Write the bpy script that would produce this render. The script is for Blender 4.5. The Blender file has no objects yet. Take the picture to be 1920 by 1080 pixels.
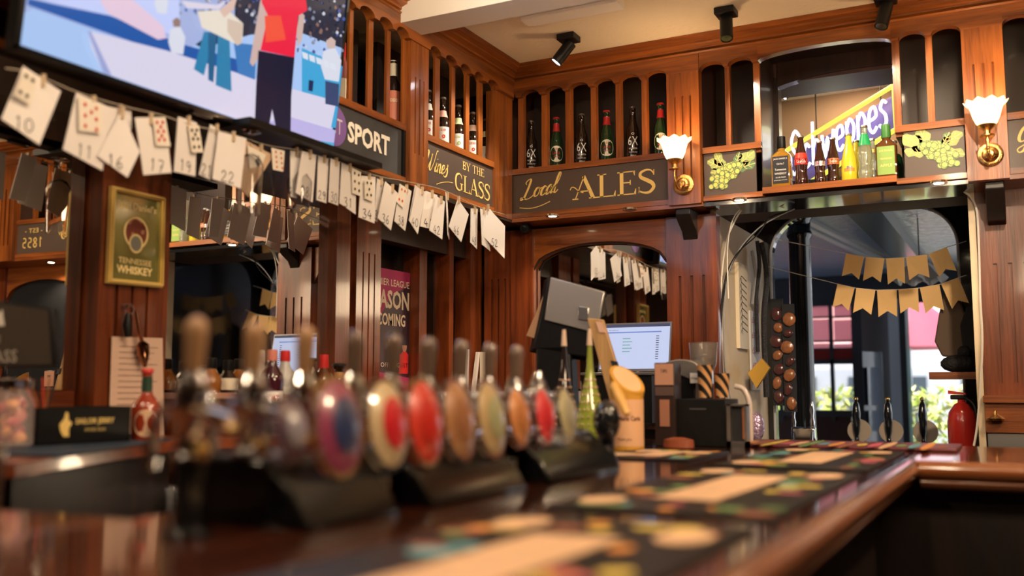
import bpy, bmesh, math, random
from mathutils import Vector, Matrix
random.seed(7)
sc = bpy.context.scene
COL = sc.collection
# ------------------------------------------------------------------ camera
F = 1849.0; PITCH = math.atan(191 / F); YAW = math.radians(27.3); EYE = 1.3
cd = bpy.data.cameras.new('camera'); cam = bpy.data.objects.new('camera', cd); COL.objects.link(cam)
cam.location = (0, 0, EYE); cam.rotation_euler = (math.pi / 2 + PITCH, 0, YAW)
cd.sensor_width = 36; cd.lens = F / 1920 * 36; cd.clip_start = .03; cd.clip_end = 200
cd.dof.use_dof = True; cd.dof.focus_distance = 4.9; cd.dof.aperture_fstop = 1.2; cd.dof.aperture_blades = 9
sc.camera = cam
sc.view_settings.view_transform = 'Standard'; sc.view_settings.look = 'None'
sc.view_settings.gamma = 1; sc.view_settings.exposure = 0.0; sc.view_settings.use_curve_mapping = False
# ------------------------------------------------------------------ sky and sun
W = bpy.data.worlds.new('sky'); sc.world = W; W.use_nodes = True
wn = W.node_tree.nodes; bg = wn['Background']
sky = wn.new('ShaderNodeTexSky'); sky.sky_type = 'HOSEK_WILKIE'; sky.turbidity = 5; sky.sun_direction = (.5, .45, .74)
mixw = wn.new('ShaderNodeMix'); mixw.data_type = 'RGBA'; mixw.inputs[0].default_value = .75
W.node_tree.links.new(sky.outputs[0], mixw.inputs[6]); mixw.inputs[7].default_value = (.92, .95, 1, 1)
W.node_tree.links.new(mixw.outputs[2], bg.inputs[0]); bg.inputs[1].default_value = 2.6

def light(name, kind, loc, energy, color, size=.1, to=None, spot=None, sy=None):
    d = bpy.data.lights.new(name, kind); d.energy = energy; d.color = color
    if kind == 'AREA':
        d.size = size
        if sy: d.shape = 'RECTANGLE'; d.size_y = sy
    else: d.shadow_soft_size = size
    if spot: d.spot_size = math.radians(spot); d.spot_blend = .6
    o = bpy.data.objects.new(name, d); COL.objects.link(o); o.location = loc
    if to: o.rotation_euler = (Vector(to) - Vector(loc)).to_track_quat('-Z', 'Y').to_euler()
    return o
WARM = (1, .60, .28); WARM2 = (1, .74, .48); COOL = (.85, .92, 1)
sun = light('sun', 'SUN', (3, 12, 8), 11.0, (1, .95, .88), .02, to=(1.0, 14, 0))
# added fill lights without fixtures, over the customers' side and the bar
light('ceiling_fill_light', 'AREA', (-.4, .9, 2.98), 24, WARM2, .14, to=(-.6, 1.2, 0), sy=.14)
light('ceiling_fill_light', 'AREA', (.9, 2.6, 2.98), 40, WARM2, .16, to=(.4, 3.2, 0), sy=.16)
light('ceiling_fill_light', 'AREA', (-1.4, -.9, 2.98), 20, WARM2, .14, to=(-1.4, -.6, 0), sy=.14)
light('ceiling_fill_light', 'AREA', (-2.2, .5, 2.98), 15, WARM2, .12, to=(-2.2, .9, 0), sy=.12)
light('upward_fill_light', 'AREA', (.5, 1.6, 2.2), 40, WARM2, 1.0, to=(-.2, 3.4, 3.3), sy=.4)  # added area light with no fixture, brightens the ceiling
light('far_fill_light', 'AREA', (-.75, 5.5, 3.0), 9, WARM2, .3, to=(-.75, 5.6, 2), sy=.3)  # added fill for the room behind, no lamp modelled here

# ------------------------------------------------------------------ pixel helpers
def ray(px, py):
    x = (px - 960) / F; z = (540 - py) / F
    y = math.cos(PITCH) - z * math.sin(PITCH); zz = math.sin(PITCH) + z * math.cos(PITCH)
    return Vector((x * math.cos(YAW) - y * math.sin(YAW), x * math.sin(YAW) + y * math.cos(YAW), zz))
ORG = Vector((0, 0, EYE))
def PX(px, py, X): r = ray(px, py); return ORG + r * (X / r.x)
def PY(px, py, Y): r = ray(px, py); return ORG + r * (Y / r.y)
def PZ(px, py, Z): r = ray(px, py); return ORG + r * ((Z - EYE) / r.z)

# ------------------------------------------------------------------ mesh builder
class M:
    def __init__(s): s.v = []; s.f = []; s.m = []
    def add(s, vs, fs, m=0):
        b = len(s.v); s.v += [tuple(p) for p in vs]
        for q in fs: s.f.append([b + i for i in q]); s.m.append(m)
        return s
    def box(s, a, b, m=0, T=None):
        x0, y0, z0 = a; x1, y1, z1 = b
        vs = [Vector(p) for p in ((x0,y0,z0),(x1,y0,z0),(x1,y1,z0),(x0,y1,z0),(x0,y0,z1),(x1,y0,z1),(x1,y1,z1),(x0,y1,z1))]
        if T: vs = [T(p) for p in vs]
        return s.add(vs, [(0,3,2,1),(4,5,6,7),(0,1,5,4),(1,2,6,5),(2,3,7,6),(3,0,4,7)], m)
    def lathe(s, prof, base=(0,0,0), n=20, m=0, R=None, sy=1.0):
        base = Vector(base); vs = []
        for r, z in prof:
            for k in range(n):
                a = 2 * math.pi * k / n; p = Vector((r * math.cos(a), r * math.sin(a) * sy, z))
                vs.append(base + (R @ p if R else p))
        fs = [(i*n+k, i*n+(k+1) % n, (i+1)*n+(k+1) % n, (i+1)*n+k) for i in range(len(prof)-1) for k in range(n)]
        fs.append(tuple(range(n-1, -1, -1))); L = (len(prof)-1) * n; fs.append(tuple(range(L, L+n)))
        return s.add(vs, fs, m)
    def cyl(s, p0, p1, r0, r1=None, n=14, m=0):
        p0 = Vector(p0); d = Vector(p1) - p0; r1 = r0 if r1 is None else r1
        R = d.to_track_quat('Z', 'Y').to_matrix()
        return s.lathe([(r0, 0), (r1, d.length)], p0, n, m, R)
    def tube(s, pts, r, n=8, m=0):
        pts = [Vector(p) for p in pts]; vs = []; N = len(pts)
        up = Vector((0, 0, 1)); rr = r if isinstance(r, (list, tuple)) else [r] * N
        prev = None
        for i, p in enumerate(pts):
            t = (pts[min(i+1, N-1)] - pts[max(i-1, 0)]).normalized()
            if prev is None:
                u = t.cross(up) if abs(t.z) < .95 else t.cross(Vector((1, 0, 0)))
            else: u = prev - t * prev.dot(t)
            u.normalize(); prev = u; w = t.cross(u)
            for k in range(n):
                a = 2 * math.pi * k / n; vs.append(p + (u * math.cos(a) + w * math.sin(a)) * rr[i])
        fs = [(i*n+k, i*n+(k+1) % n, (i+1)*n+(k+1) % n, (i+1)*n+k) for i in range(N-1) for k in range(n)]
        fs += [tuple(range(n-1, -1, -1)), tuple(range((N-1)*n, N*n))]
        return s.add(vs, fs, m)
    def prism(s, pts, off, m=0):
        pts = [Vector(p) for p in pts]; off = Vector(off); n = len(pts)
        fs = [tuple(range(n)), tuple(range(2*n-1, n-1, -1))] + [(i, (i+1) % n, n+(i+1) % n, n+i) for i in range(n)]
        return s.add(pts + [p + off for p in pts], fs, m)
    def ball(s, c, r, n=12, m=0, sc3=(1, 1, 1), R=None):
        k = max(5, n // 2); vs = []; c = Vector(c)
        prof = [(math.sin(math.pi * i / k), -math.cos(math.pi * i / k)) for i in range(k+1)]
        for a, z in prof:
            a = max(a, .01)
            for j in range(n):
                t = 2*math.pi*j/n; p = Vector((a*math.cos(t)*r*sc3[0], a*math.sin(t)*r*sc3[1], z*r*sc3[2])); vs.append(c + (R @ p if R else p))
        fs = [(i*n+j, i*n+(j+1) % n, (i+1)*n+(j+1) % n, (i+1)*n+j) for i in range(k) for j in range(n)]
        fs += [tuple(range(n-1, -1, -1)), tuple(range(k*n, k*n+n))]
        return s.add(vs, fs, m)
    def ribbon(s, pts, w, T, m=0, h=.0006):
        # flat pen stroke in a sign's own (u, v) plane; T maps (u, v, n) to the place
        n = len(pts); L = []; Rr = []
        ww = w if isinstance(w, (list, tuple)) else [w] * n
        for i in range(n):
            a = pts[max(i-1, 0)]; b = pts[min(i+1, n-1)]
            dx, dy = b[0]-a[0], b[1]-a[1]; l = math.hypot(dx, dy) or 1
            nx, ny = -dy/l*ww[i]/2, dx/l*ww[i]/2
            L.append(T(Vector((pts[i][0]+nx, pts[i][1]+ny, h)))); Rr.append(T(Vector((pts[i][0]-nx, pts[i][1]-ny, h))))
        return s.add(L + Rr, [(i, i+1, n+i+1, n+i) for i in range(n-1)], m)
    def flat(s, pts, T, m=0, h=.0006): return s.add([T(Vector((u, v, h))) for u, v in pts], [tuple(range(len(pts)))], m)
    def build(s, name, mats, parent=None, sharp=38, recalc=True, bevel=0, origin=None):
        me = bpy.data.meshes.new(name)
        if XF[0] != 1: s.v = [(p[0]*XF[0], p[1]*XF[0], EYE+(p[2]-EYE)*XF[0]) for p in s.v]
        if parent is not None: o0 = origin if origin is not None else world_loc(parent)
        elif origin is not None: o0 = Vector(origin)
        else:
            xs = [p[0] for p in s.v]; ys = [p[1] for p in s.v]; zs = [p[2] for p in s.v]
            o0 = Vector(((min(xs)+max(xs))/2, (min(ys)+max(ys))/2, min(zs)))
        me.from_pydata([tuple(Vector(p) - o0) for p in s.v], [], s.f)
        if not isinstance(mats, (list, tuple)): mats = [mats]
        for mt in mats: me.materials.append(mt)
        for i, p in enumerate(me.polygons): p.material_index = s.m[i]
        if recalc:
            bm = bmesh.new(); bm.from_mesh(me); bmesh.ops.recalc_face_normals(bm, faces=bm.faces); bm.to_mesh(me); bm.free()
        me.shade_smooth(); me.set_sharp_from_angle(angle=math.radians(sharp))
        o = bpy.data.objects.new(name, me); COL.objects.link(o)
        if parent is not None: o.parent = parent
        else: o.location = o0
        if parent is not None: ORIG[o.name] = o0
        if bevel:
            b = o.modifiers.new('bevel', 'BEVEL'); b.width = bevel; b.segments = 2; b.limit_method = 'ANGLE'; b.angle_limit = math.radians(40)
        return o
ORIG = {}; XF = [1]
def world_loc(o): return ORIG[o.name] if o.name in ORIG else Vector(o.location)
def thing(name, label, cat, loc, group=None, rz=0):
    o = bpy.data.objects.new(name, None); COL.objects.link(o); o.empty_display_size = .05
    o.location = loc; o.rotation_euler = (0, 0, rz); o['label'] = label; o['category'] = cat
    if group: o['group'] = group
    return o
def tag(o, label, cat, group=None, kind=None):
    if kind: o['kind'] = kind
    if label: o['label'] = label
    if cat: o['category'] = cat
    if group: o['group'] = group
    return o
def struct(o): o['kind'] = 'structure'; return o

# ------------------------------------------------------------------ materials
MC = {}
def mat(name, col=(.5,.5,.5), rough=.5, metal=0, coat=0, emis=None, es=0, trans=0, ior=1.45, bump=0, bscale=60, alpha=1, spec=.5, var=0):
    if name in MC: return MC[name]
    m = bpy.data.materials.new(name); m.use_nodes = True; nt = m.node_tree; b = nt.nodes['Principled BSDF']
    b.inputs['Base Color'].default_value = (*col, 1); b.inputs['Roughness'].default_value = rough
    b.inputs['Metallic'].default_value = metal; b.inputs['Coat Weight'].default_value = coat; b.inputs['Coat Roughness'].default_value = .08
    b.inputs['Transmission Weight'].default_value = trans; b.inputs['IOR'].default_value = ior; b.inputs['Alpha'].default_value = alpha
    b.inputs['Specular IOR Level'].default_value = spec
    if emis: b.inputs['Emission Color'].default_value = (*emis, 1); b.inputs['Emission Strength'].default_value = es
    tc = nt.nodes.new('ShaderNodeTexCoord'); no = nt.nodes.new('ShaderNodeTexNoise'); no.inputs['Scale'].default_value = bscale
    nt.links.new(tc.outputs['Object'], no.inputs['Vector'])
    if var:
        h = nt.nodes.new('ShaderNodeHueSaturation'); h.inputs['Color'].default_value = (*col, 1)
        mr = nt.nodes.new('ShaderNodeMapRange'); mr.inputs[3].default_value = 1 - var; mr.inputs[4].default_value = 1 + var
        nt.links.new(no.outputs['Fac'], mr.inputs[0]); nt.links.new(mr.outputs[0], h.inputs['Value']); nt.links.new(h.outputs[0], b.inputs['Base Color'])
    if bump:
        bn = nt.nodes.new('ShaderNodeBump'); bn.inputs['Strength'].default_value = bump; bn.inputs['Distance'].default_value = .01
        nt.links.new(no.outputs['Fac'], bn.inputs['Height']); nt.links.new(bn.outputs[0], b.inputs['Normal'])
    MC[name] = m; return m
def wood(name, dark, light_, axis='z', scale=1.0, rough=.33, coat=.35):
    m = mat(name, light_, rough, coat=coat); nt = m.node_tree; b = nt.nodes['Principled BSDF']
    tc = nt.nodes.new('ShaderNodeTexCoord'); mp = nt.nodes.new('ShaderNodeMapping')
    st = {'z': (9, 9, .55), 'x': (.55, 9, 9), 'y': (9, .55, 9)}[axis]
    mp.inputs['Scale'].default_value = [a * scale for a in st]
    n1 = nt.nodes.new('ShaderNodeTexNoise'); n1.inputs['Scale'].default_value = 2.2; n1.inputs['Detail'].default_value = 5; n1.inputs['Distortion'].default_value = .7
    n2 = nt.nodes.new('ShaderNodeTexNoise'); n2.inputs['Scale'].default_value = 16; n2.inputs['Detail'].default_value = 3
    mx = nt.nodes.new('ShaderNodeMath'); mx.operation = 'MULTIPLY_ADD'; mx.inputs[1].default_value = .35
    cr = nt.nodes.new('ShaderNodeValToRGB'); cr.color_ramp.elements[0].position = .40; cr.color_ramp.elements[1].position = .96
    cr.color_ramp.elements[0].color = (*dark, 1); cr.color_ramp.elements[1].color = (*light_, 1)
    L = nt.links.new; L(tc.outputs['Object'], mp.inputs[0]); L(mp.outputs[0], n1.inputs['Vector']); L(mp.outputs[0], n2.inputs['Vector'])
    L(n2.outputs['Fac'], mx.inputs[0]); L(n1.outputs['Fac'], mx.inputs[2]); L(mx.outputs[0], cr.inputs[0]); L(cr.outputs[0], b.inputs['Base Color'])
    bn = nt.nodes.new('ShaderNodeBump'); bn.inputs['Strength'].default_value = .12; bn.inputs['Distance'].default_value = .004
    L(n2.outputs['Fac'], bn.inputs['Height']); L(bn.outputs[0], b.inputs['Normal'])
    return m
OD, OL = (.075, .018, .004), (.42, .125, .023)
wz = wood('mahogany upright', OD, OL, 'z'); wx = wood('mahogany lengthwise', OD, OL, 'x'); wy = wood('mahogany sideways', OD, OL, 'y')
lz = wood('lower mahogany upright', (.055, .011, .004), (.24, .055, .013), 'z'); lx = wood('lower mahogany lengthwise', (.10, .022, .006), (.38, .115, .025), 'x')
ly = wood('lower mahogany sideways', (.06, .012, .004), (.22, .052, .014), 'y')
dz = wood('dark stained wood', (.010, .006, .005), (.045, .018, .010), 'z', rough=.4)
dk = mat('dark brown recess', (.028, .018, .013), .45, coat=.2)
bart = wood('bar top', (.030, .008, .005), (.11, .028, .012), 'y', .6, rough=.16, coat=1)
bar_lit = wood('bar top lit', (.10, .028, .009), (.30, .095, .028), 'x', .6, rough=.2, coat=1)  # lighter copy of the bar top, lamp light put into the colour
bary = wood('bar edge', (.12, .035, .012), (.36, .12, .04), 'y', .6, rough=.2, coat=1)
BLK = mat('black plastic', (.006, .006, .0065), .42, spec=.3); BLKG = mat('gloss black paint', (.010, .011, .013), .13, coat=.6)
STEEL = mat('brushed steel', (.55, .55, .55), .28, 1); CHR = mat('chrome', (.75, .75, .76), .08, 1)
BRASS = mat('brass', (.80, .50, .18), .2, 1, bump=.3, bscale=200); MIR = mat('mirror glass', (.82, .82, .80), .0, 1)
CREAM = mat('ceiling plaster', (.86, .76, .58), .8, bump=.35, bscale=45); BEAM = mat('beam paint', (.92, .88, .82), .7)
SIGN = mat('sign board', (.085, .060, .048), .42); CHALK = mat('chalkboard', (.050, .050, .055), .6, var=.3, bscale=9)
GOLD = mat('gold paint', (.86, .62, .20), .45); IVORY = mat('ivory paint', (.88, .84, .76), .6); WHITE = mat('white card', (.80, .76, .74), .75)
TANC = mat('tan card', (.62, .44, .30), .8); RED = mat('red', (.62, .03, .03), .4); BLACKINK = mat('ink', (.015, .015, .02), .7)
LEAF = mat('leaf green paint', (.30, .36, .12), .5); DLEAF = mat('dark leaf paint', (.10, .19, .08), .5); GRAPE = mat('grape paint', (.60, .50, .12), .45)
GLASSC = mat('clear glass', (1, 1, 1), .02, trans=1, ior=1.45)
def glass(name, c, rough=.04): return mat(name, c, rough, trans=.55, ior=1.45, coat=.5)

# ------------------------------------------------------------------ lettering
def text2d(body, size=1.0, bold=0, ext=0, spacing=1.0):
    cu = bpy.data.curves.new('t', 'FONT'); cu.body = body; cu.size = size; cu.offset = bold; cu.space_character = spacing; cu.align_x = 'CENTER'; cu.align_y = 'CENTER'
    cu.resolution_u = 2
    o = bpy.data.objects.new('t', cu); COL.objects.link(o); dg = bpy.context.evaluated_depsgraph_get(); dg.update()
    me = bpy.data.meshes.new_from_object(o.evaluated_get(dg))
    vs = [v.co.copy() for v in me.vertices]; fs = [tuple(p.vertices) for p in me.polygons]
    bpy.data.meshes.remove(me); bpy.data.objects.remove(o); bpy.data.curves.remove(cu)
    return vs, fs
def put_text(mb, body, T, w, h, cu=0, cv=0, m=0, bold=0, lift=.0008, spacing=1.0):
    vs, fs = text2d(body, 1.0, bold, spacing=spacing)
    if not vs: return
    x0 = min(v.x for v in vs); x1 = max(v.x for v in vs); y0 = min(v.y for v in vs); y1 = max(v.y for v in vs)
    mb.add([T(Vector((cu + ((v.x-x0)/(x1-x0)-.5)*w, cv + ((v.y-y0)/(y1-y0)-.5)*h, lift))) for v in vs], fs, m)
def frame(o, U, V):
    o = Vector(o); U = Vector(U).normalized(); V = Vector(V).normalized(); N = U.cross(V)
    return lambda p: o + U * p.x + V * p.y + N * p.z
def spline(pts, k=7, closed=False):
    out = []; n = len(pts)
    for i in range(n-1 if not closed else n):
        p0 = pts[(i-1) % n] if (i > 0 or closed) else pts[0]; p1 = pts[i]; p2 = pts[(i+1) % n]; p3 = pts[(i+2) % n] if (i+2 < n or closed) else pts[-1]
        for j in range(k):
            t = j/k; out.append(tuple(.5*((2*p1[a]) + (-p0[a]+p2[a])*t + (2*p0[a]-5*p1[a]+4*p2[a]-p3[a])*t*t + (-p0[a]+3*p1[a]-3*p2[a]+p3[a])*t**3) for a in range(len(p1))))
    if not closed: out.append(tuple(pts[-1]))
    return out
# Roman capitals: each is (advance, [stroke = (points, widths)])
tk, tn = .15, .045
def S_curve():
    c = spline([(.50,.82),(.42,.95),(.27,.98),(.10,.88),(.10,.70),(.30,.54),(.46,.40),(.50,.22),(.38,.04),(.22,.02),(.06,.10),(.04,.22)])
    n = len(c); return c, [tn + (tk-tn) * math.sin(math.pi*i/(n-1))**2 for i in range(n)]
def C_curve():
    c = spline([(.62,.78),(.52,.95),(.36,.99),(.14,.86),(.06,.5),(.14,.14),(.36,.01),(.54,.06),(.62,.16)])
    n = len(c); return c, [tn + (tk-tn) * math.sin(math.pi*i/(n-1))**3 for i in range(n)]
SER = {
 'A': (.78, [([(.06,.02),(.36,1)], tn), ([(.34,1),(.66,.02)], tk), ([(.15,.34),(.52,.34)], tn), ([(-.04,.02),(.16,.02)], tn), ([(.52,.02),(.80,.02)], tn)]),
 'L': (.66, [([(.16,0),(.16,1)], tk), ([(.02,.98),(.32,.98)], tn), ([(.02,.02),(.58,.02)], tn), ([(.58,.0),(.62,.24)], [.10,.02])]),
 'E': (.68, [([(.16,0),(.16,1)], tk), ([(.02,.98),(.56,.98)], tn), ([(.02,.02),(.58,.02)], tn), ([(.2,.52),(.44,.52)], tn), ([(.58,.0),(.62,.24)], [.10,.02]), ([(.56,1),(.58,.8)], [.10,.02]), ([(.44,.42),(.44,.62)], tn)]),
 'S': (.62, [S_curve(), ([(.52,.98),(.51,.74)], [.03,.05]), ([(.03,.02),(.04,.28)], [.03,.05])]),
 'G': (.76, [C_curve(), ([(.60,.06),(.60,.42)], tk*.9), ([(.46,.42),(.74,.42)], tn), ([(.62,.99),(.61,.74)], [.03,.05])]),
 'B': (.66, [([(.16,0),(.16,1)], tk), ([(.02,.98),(.3,.98)], tn), ([(.02,.02),(.3,.02)], tn), (spline([(.28,.98),(.48,.9),(.48,.62),(.2,.52)]), .09), (spline([(.24,.52),(.56,.42),(.54,.1),(.28,.02)]), .1)]),
 'Y': (.70, [([(.06,.98),(.34,.45)], tk), ([(.62,.98),(.36,.45)], tn), ([(.35,.0),(.35,.5)], tk), ([(.22,.02),(.48,.02)], tn), ([(-.04,.98),(.2,.98)], tn), ([(.5,.98),(.74,.98)], tn)]),
 'T': (.68, [([(.34,0),(.34,1)], tk), ([(.04,.97),(.64,.97)], tn), ([(.22,.02),(.46,.02)], tn), ([(.04,1),(.03,.76)], [.06,.02]), ([(.64,1),(.65,.76)], [.06,.02])]),
 'H': (.78, [([(.16,0),(.16,1)], tk), ([(.62,0),(.62,1)], tk), ([(.16,.5),(.62,.5)], tn)] + [([(c-.13,z),(c+.13,z)], tn) for c in (.16,.62) for z in (.02,.98)]),
 ' ': (.4, [])}
def serif(mb, word, T, u0, u1, v0, v1, m=0, slope=0):
    tot = sum(SER[c][0] for c in word); k = (u1-u0)/tot; h = v1-v0; u = u0
    for c in word:
        for pts, w in SER[c][1]:
            q = [(u + p[0]*k, v0 + p[1]*h + slope*(u-u0)) for p in pts]; ww = [x*min(k, h*1.1) for x in w] if isinstance(w, (list, tuple)) else w*min(k, h*1.1)
            mb.ribbon(q, ww, T, m)
        u += SER[c][0]*k
# joined pen script: centre lines on a unit x-height, letters lean to the right
CUR = {
 'L': (1.3, [[(.15,1.55),(.0,1.75),(.25,2.05),(.55,2.0),(.5,1.3),(.35,.6),(.2,.1),(-.15,-.1),(-.2,.15),(.1,.1),(.6,-.1),(1.1,.05),(1.35,.3)]]),
 'W': (1.75, [[(-.1,1.6),(.1,1.95),(.3,1.8),(.2,.9),(.25,.1),(.5,.1),(.8,1.0),(.95,1.75),(.85,.8),(.9,.1),(1.15,.1),(1.5,1.0),(1.7,2.1),(1.95,2.2)]]),
 'G': (1.35, [[(1.0,1.6),(1.05,1.95),(.7,2.1),(.2,1.6),(.05,.7),(.35,.3),(.8,.6),(1.0,1.1),(.95,.3),(.8,-.6),(.4,-.8),(.2,-.45),(.7,-.05),(1.4,.4)]]),
 'o': (.82, [[(.55,.95),(.25,.9),(.08,.4),(.25,.03),(.55,.15),(.65,.6),(.5,.95),(.62,.8),(.95,.9)]]),
 'c': (.66, [[(.6,.8),(.4,.98),(.12,.6),(.15,.1),(.42,.02),(.75,.35)]]),
 'a': (.85, [[(.62,.85),(.4,.98),(.1,.6),(.12,.08),(.35,.05),(.62,.6),(.68,.95),(.6,.3),(.7,.03),(.95,.3)]]),
 'l': (.55, [[(.0,.3),(.4,1.3),(.5,2.0),(.3,2.1),(.15,1.2),(.15,.2),(.35,.02),(.6,.3)]]),
 'i': (.45, [[(.0,.3),(.2,.95),(.12,.2),(.25,.02),(.5,.3)], [(.3,1.3),(.34,1.42)]]),
 'n': (.85, [[(.0,.5),(.15,.95),(.1,.0)], [(.12,.4),(.4,.95),(.58,.8),(.55,.2),(.68,.02),(.95,.3)]]),
 'e': (.65, [[(.05,.35),(.45,.6),(.45,.95),(.2,.9),(.08,.4),(.25,.03),(.7,.35)]]),
 's': (.6, [[(.0,.2),(.3,.85),(.42,1.15),(.35,.9),(.5,.4),(.4,-.05),(.1,-.2),(-.15,-.05)]]),
 'r': (.6, [[(.0,.3),(.2,1.05),(.25,.85),(.5,.85),(.45,.3),(.55,.05),(.75,.3)]]),
 'p': (.85, [[(.0,.4),(.2,.95),(.1,.0),(-.02,-.8)], [(.12,.5),(.4,.98),(.65,.75),(.55,.2),(.3,.0),(.15,.15)], [(.5,.1),(.9,.35)]])}
def script(mb, word, T, u0, v0, k, w, slope=0., m=0, lean=.28):
    u = 0
    for c in word:
        for st in CUR[c][1]:
            q = spline(st, 6); pts = [(u0 + (u+p[0]+lean*p[1])*k, v0 + p[1]*k + slope*(u+p[0])*k) for p in q]; n = len(pts)
            ww = []
            for i in range(n):
                a = pts[max(i-1, 0)]; b = pts[min(i+1, n-1)]; ww.append(w*(.55 + .9*max(0, (a[1]-b[1])/(math.hypot(b[0]-a[0], b[1]-a[1]) or 1))))
            mb.ribbon(pts, ww, T, m)
        u += CUR[c][0]
    return u0 + u*k
DIG = {'0': [[(.5,1),(.15,.75),(.12,.25),(.45,0),(.8,.3),(.8,.75),(.5,1)]], '1': [[(.35,.8),(.55,1),(.5,0)]], '2': [[(.15,.75),(.4,1),(.75,.8),(.5,.4),(.1,.02),(.85,.05)]],
 '3': [[(.15,.9),(.6,1),(.7,.75),(.4,.52),(.8,.35),(.6,.0),(.1,.08)]], '4': [[(.5,1),(.1,.4),(.85,.4)], [(.6,.7),(.6,0)]], '5': [[(.75,1),(.3,.98),(.25,.6),(.7,.5),(.7,.1),(.2,.0)]],
 '6': [[(.7,1),(.25,.6),(.2,.15),(.5,0),(.75,.25),(.5,.5),(.2,.3)]], '7': [[(.15,.98),(.8,.98),(.4,0)], [(.35,.5),(.75,.5)]], '8': [[(.5,.52),(.2,.78),(.5,1),(.78,.78),(.5,.52),(.15,.25),(.5,0),(.82,.25),(.5,.52)]],
 '9': [[(.75,.75),(.45,1),(.2,.7),(.5,.5),(.75,.75),(.7,.3),(.5,0)]]}
def digits(mb, s, T, cu, cv, h, w, m=0):
    k = h; u = cu - len(s)*k*.4
    for c in s:
        for st in DIG[c]: mb.ribbon([(u + x*k*.75, cv + (y-.5)*k) for x, y in spline(st, 4)], w, T, m, h=.0008)
        u += k*.8
# ================================================================== THE ROOM
FX, FY = -2.385, 4.62        # faces of the overhead joinery, left and back
WX, WY = -2.71, 4.90         # faces of the panelling below it
ZC, ZB, ZR, ZS = 3.02, 2.20, 2.475, 2.86
floorm = wood('floor boards', (.03, .012, .008), (.09, .04, .02), 'y', .5, .45, .1)
DARKW = mat('dark painted wall', (.055, .022, .016), .6)
struct(M().box((-3.2, -3.6, -.1), (3.4, 13, 0)).build('floor', floorm))
struct(M().box((-3.2, -3.6, ZC), (3.4, 6.3, ZC+.1)).build('ceiling', CREAM))
struct(M().box((3.2, -3.6, 0), (3.4, 5.2, ZC)).build('wall_right', DARKW))
struct(M().box((-3.2, -3.6, 0), (3.2, -3.4, ZC)).build('wall_rear', DARKW))
struct(M().box((-3.2, -3.4, 0), (-3.0, 5.3, ZC)).build('wall_left', DARKW))
# back wall around the serving opening (X -1.36..-.19) and the niche above it (X -1.05..-.45)
b = M()
b.box((-3.0, 4.93, 0), (-1.36, 5.2, ZC)); b.box((-.17, 4.93, 0), (3.2, 5.2, ZC))
b.box((-1.36, 4.93, 2.19), (-.17, 5.2, 2.235)); b.box((-1.36, 4.93, 2.235), (-1.075, 5.2, ZC)); b.box((-.44, 4.93, 2.235), (-.17, 5.2, ZC))
b.box((-1.075, 4.93, 2.84), (-.44, 5.2, ZC)); b.box((-1.36, 4.93, 0), (-.17, 5.2, .85))
struct(b.build('wall_back', DARKW))
# white ceiling beam that dies into the left joinery
struct(M().box((FX+.001, 3.5, 2.905), (3.2, 3.67, ZC)).build('trim_1', BEAM))
v = M().box((-1.97, 3.90, 2.985), (-1.50, 3.99, ZC-.001)).box((-1.96, 3.99, 2.995), (-1.51, 4.02, ZC-.001)).box((-2.0, 3.88, 3.0), (-1.47, 3.90, ZC-.001))
tag(v.build('surface_conduit', BEAM), 'white cable trunking box fixed under the cream ceiling beside the beam', 'trunking')

def back(s, d, z): return Vector((s, FY + d, z))
def left(s, d, z): return Vector((FX - d, s, z))
def gbox(b, T, s0, s1, d0, d1, z0, z1, m=0):
    return b.box((s0, d0, z0), (s1, d1, z1), m, lambda p: T(p.x, p.y, p.z))
def cornice(name, T, s0, s1, mt):
    prof = [(.0, 2.945), (-.03, 2.945), (-.036, 2.952), (-.018, 2.945), (-.018, 2.958), (-.034, 2.965), (-.034, 2.975), (-.062, 2.985), (-.062, 2.995), (-.085, 3.0), (-.10, 3.019), (.02, 3.019)]
    b = M(); b.add([T(s, d, z) for s in (s0, s1) for d, z in prof], [])
    n = len(prof); b.f += [[i, (i+1) % n, n+(i+1) % n, n+i] for i in range(n)] + [list(range(n)), list(range(2*n-1, n-1, -1))]; b.m += [0]*(n+2)
    struct(b.build(name, mt))
cornice('trim_2', left, .4, FY, wy); cornice('trim_3', back, FX, 3.1, wx)

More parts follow.
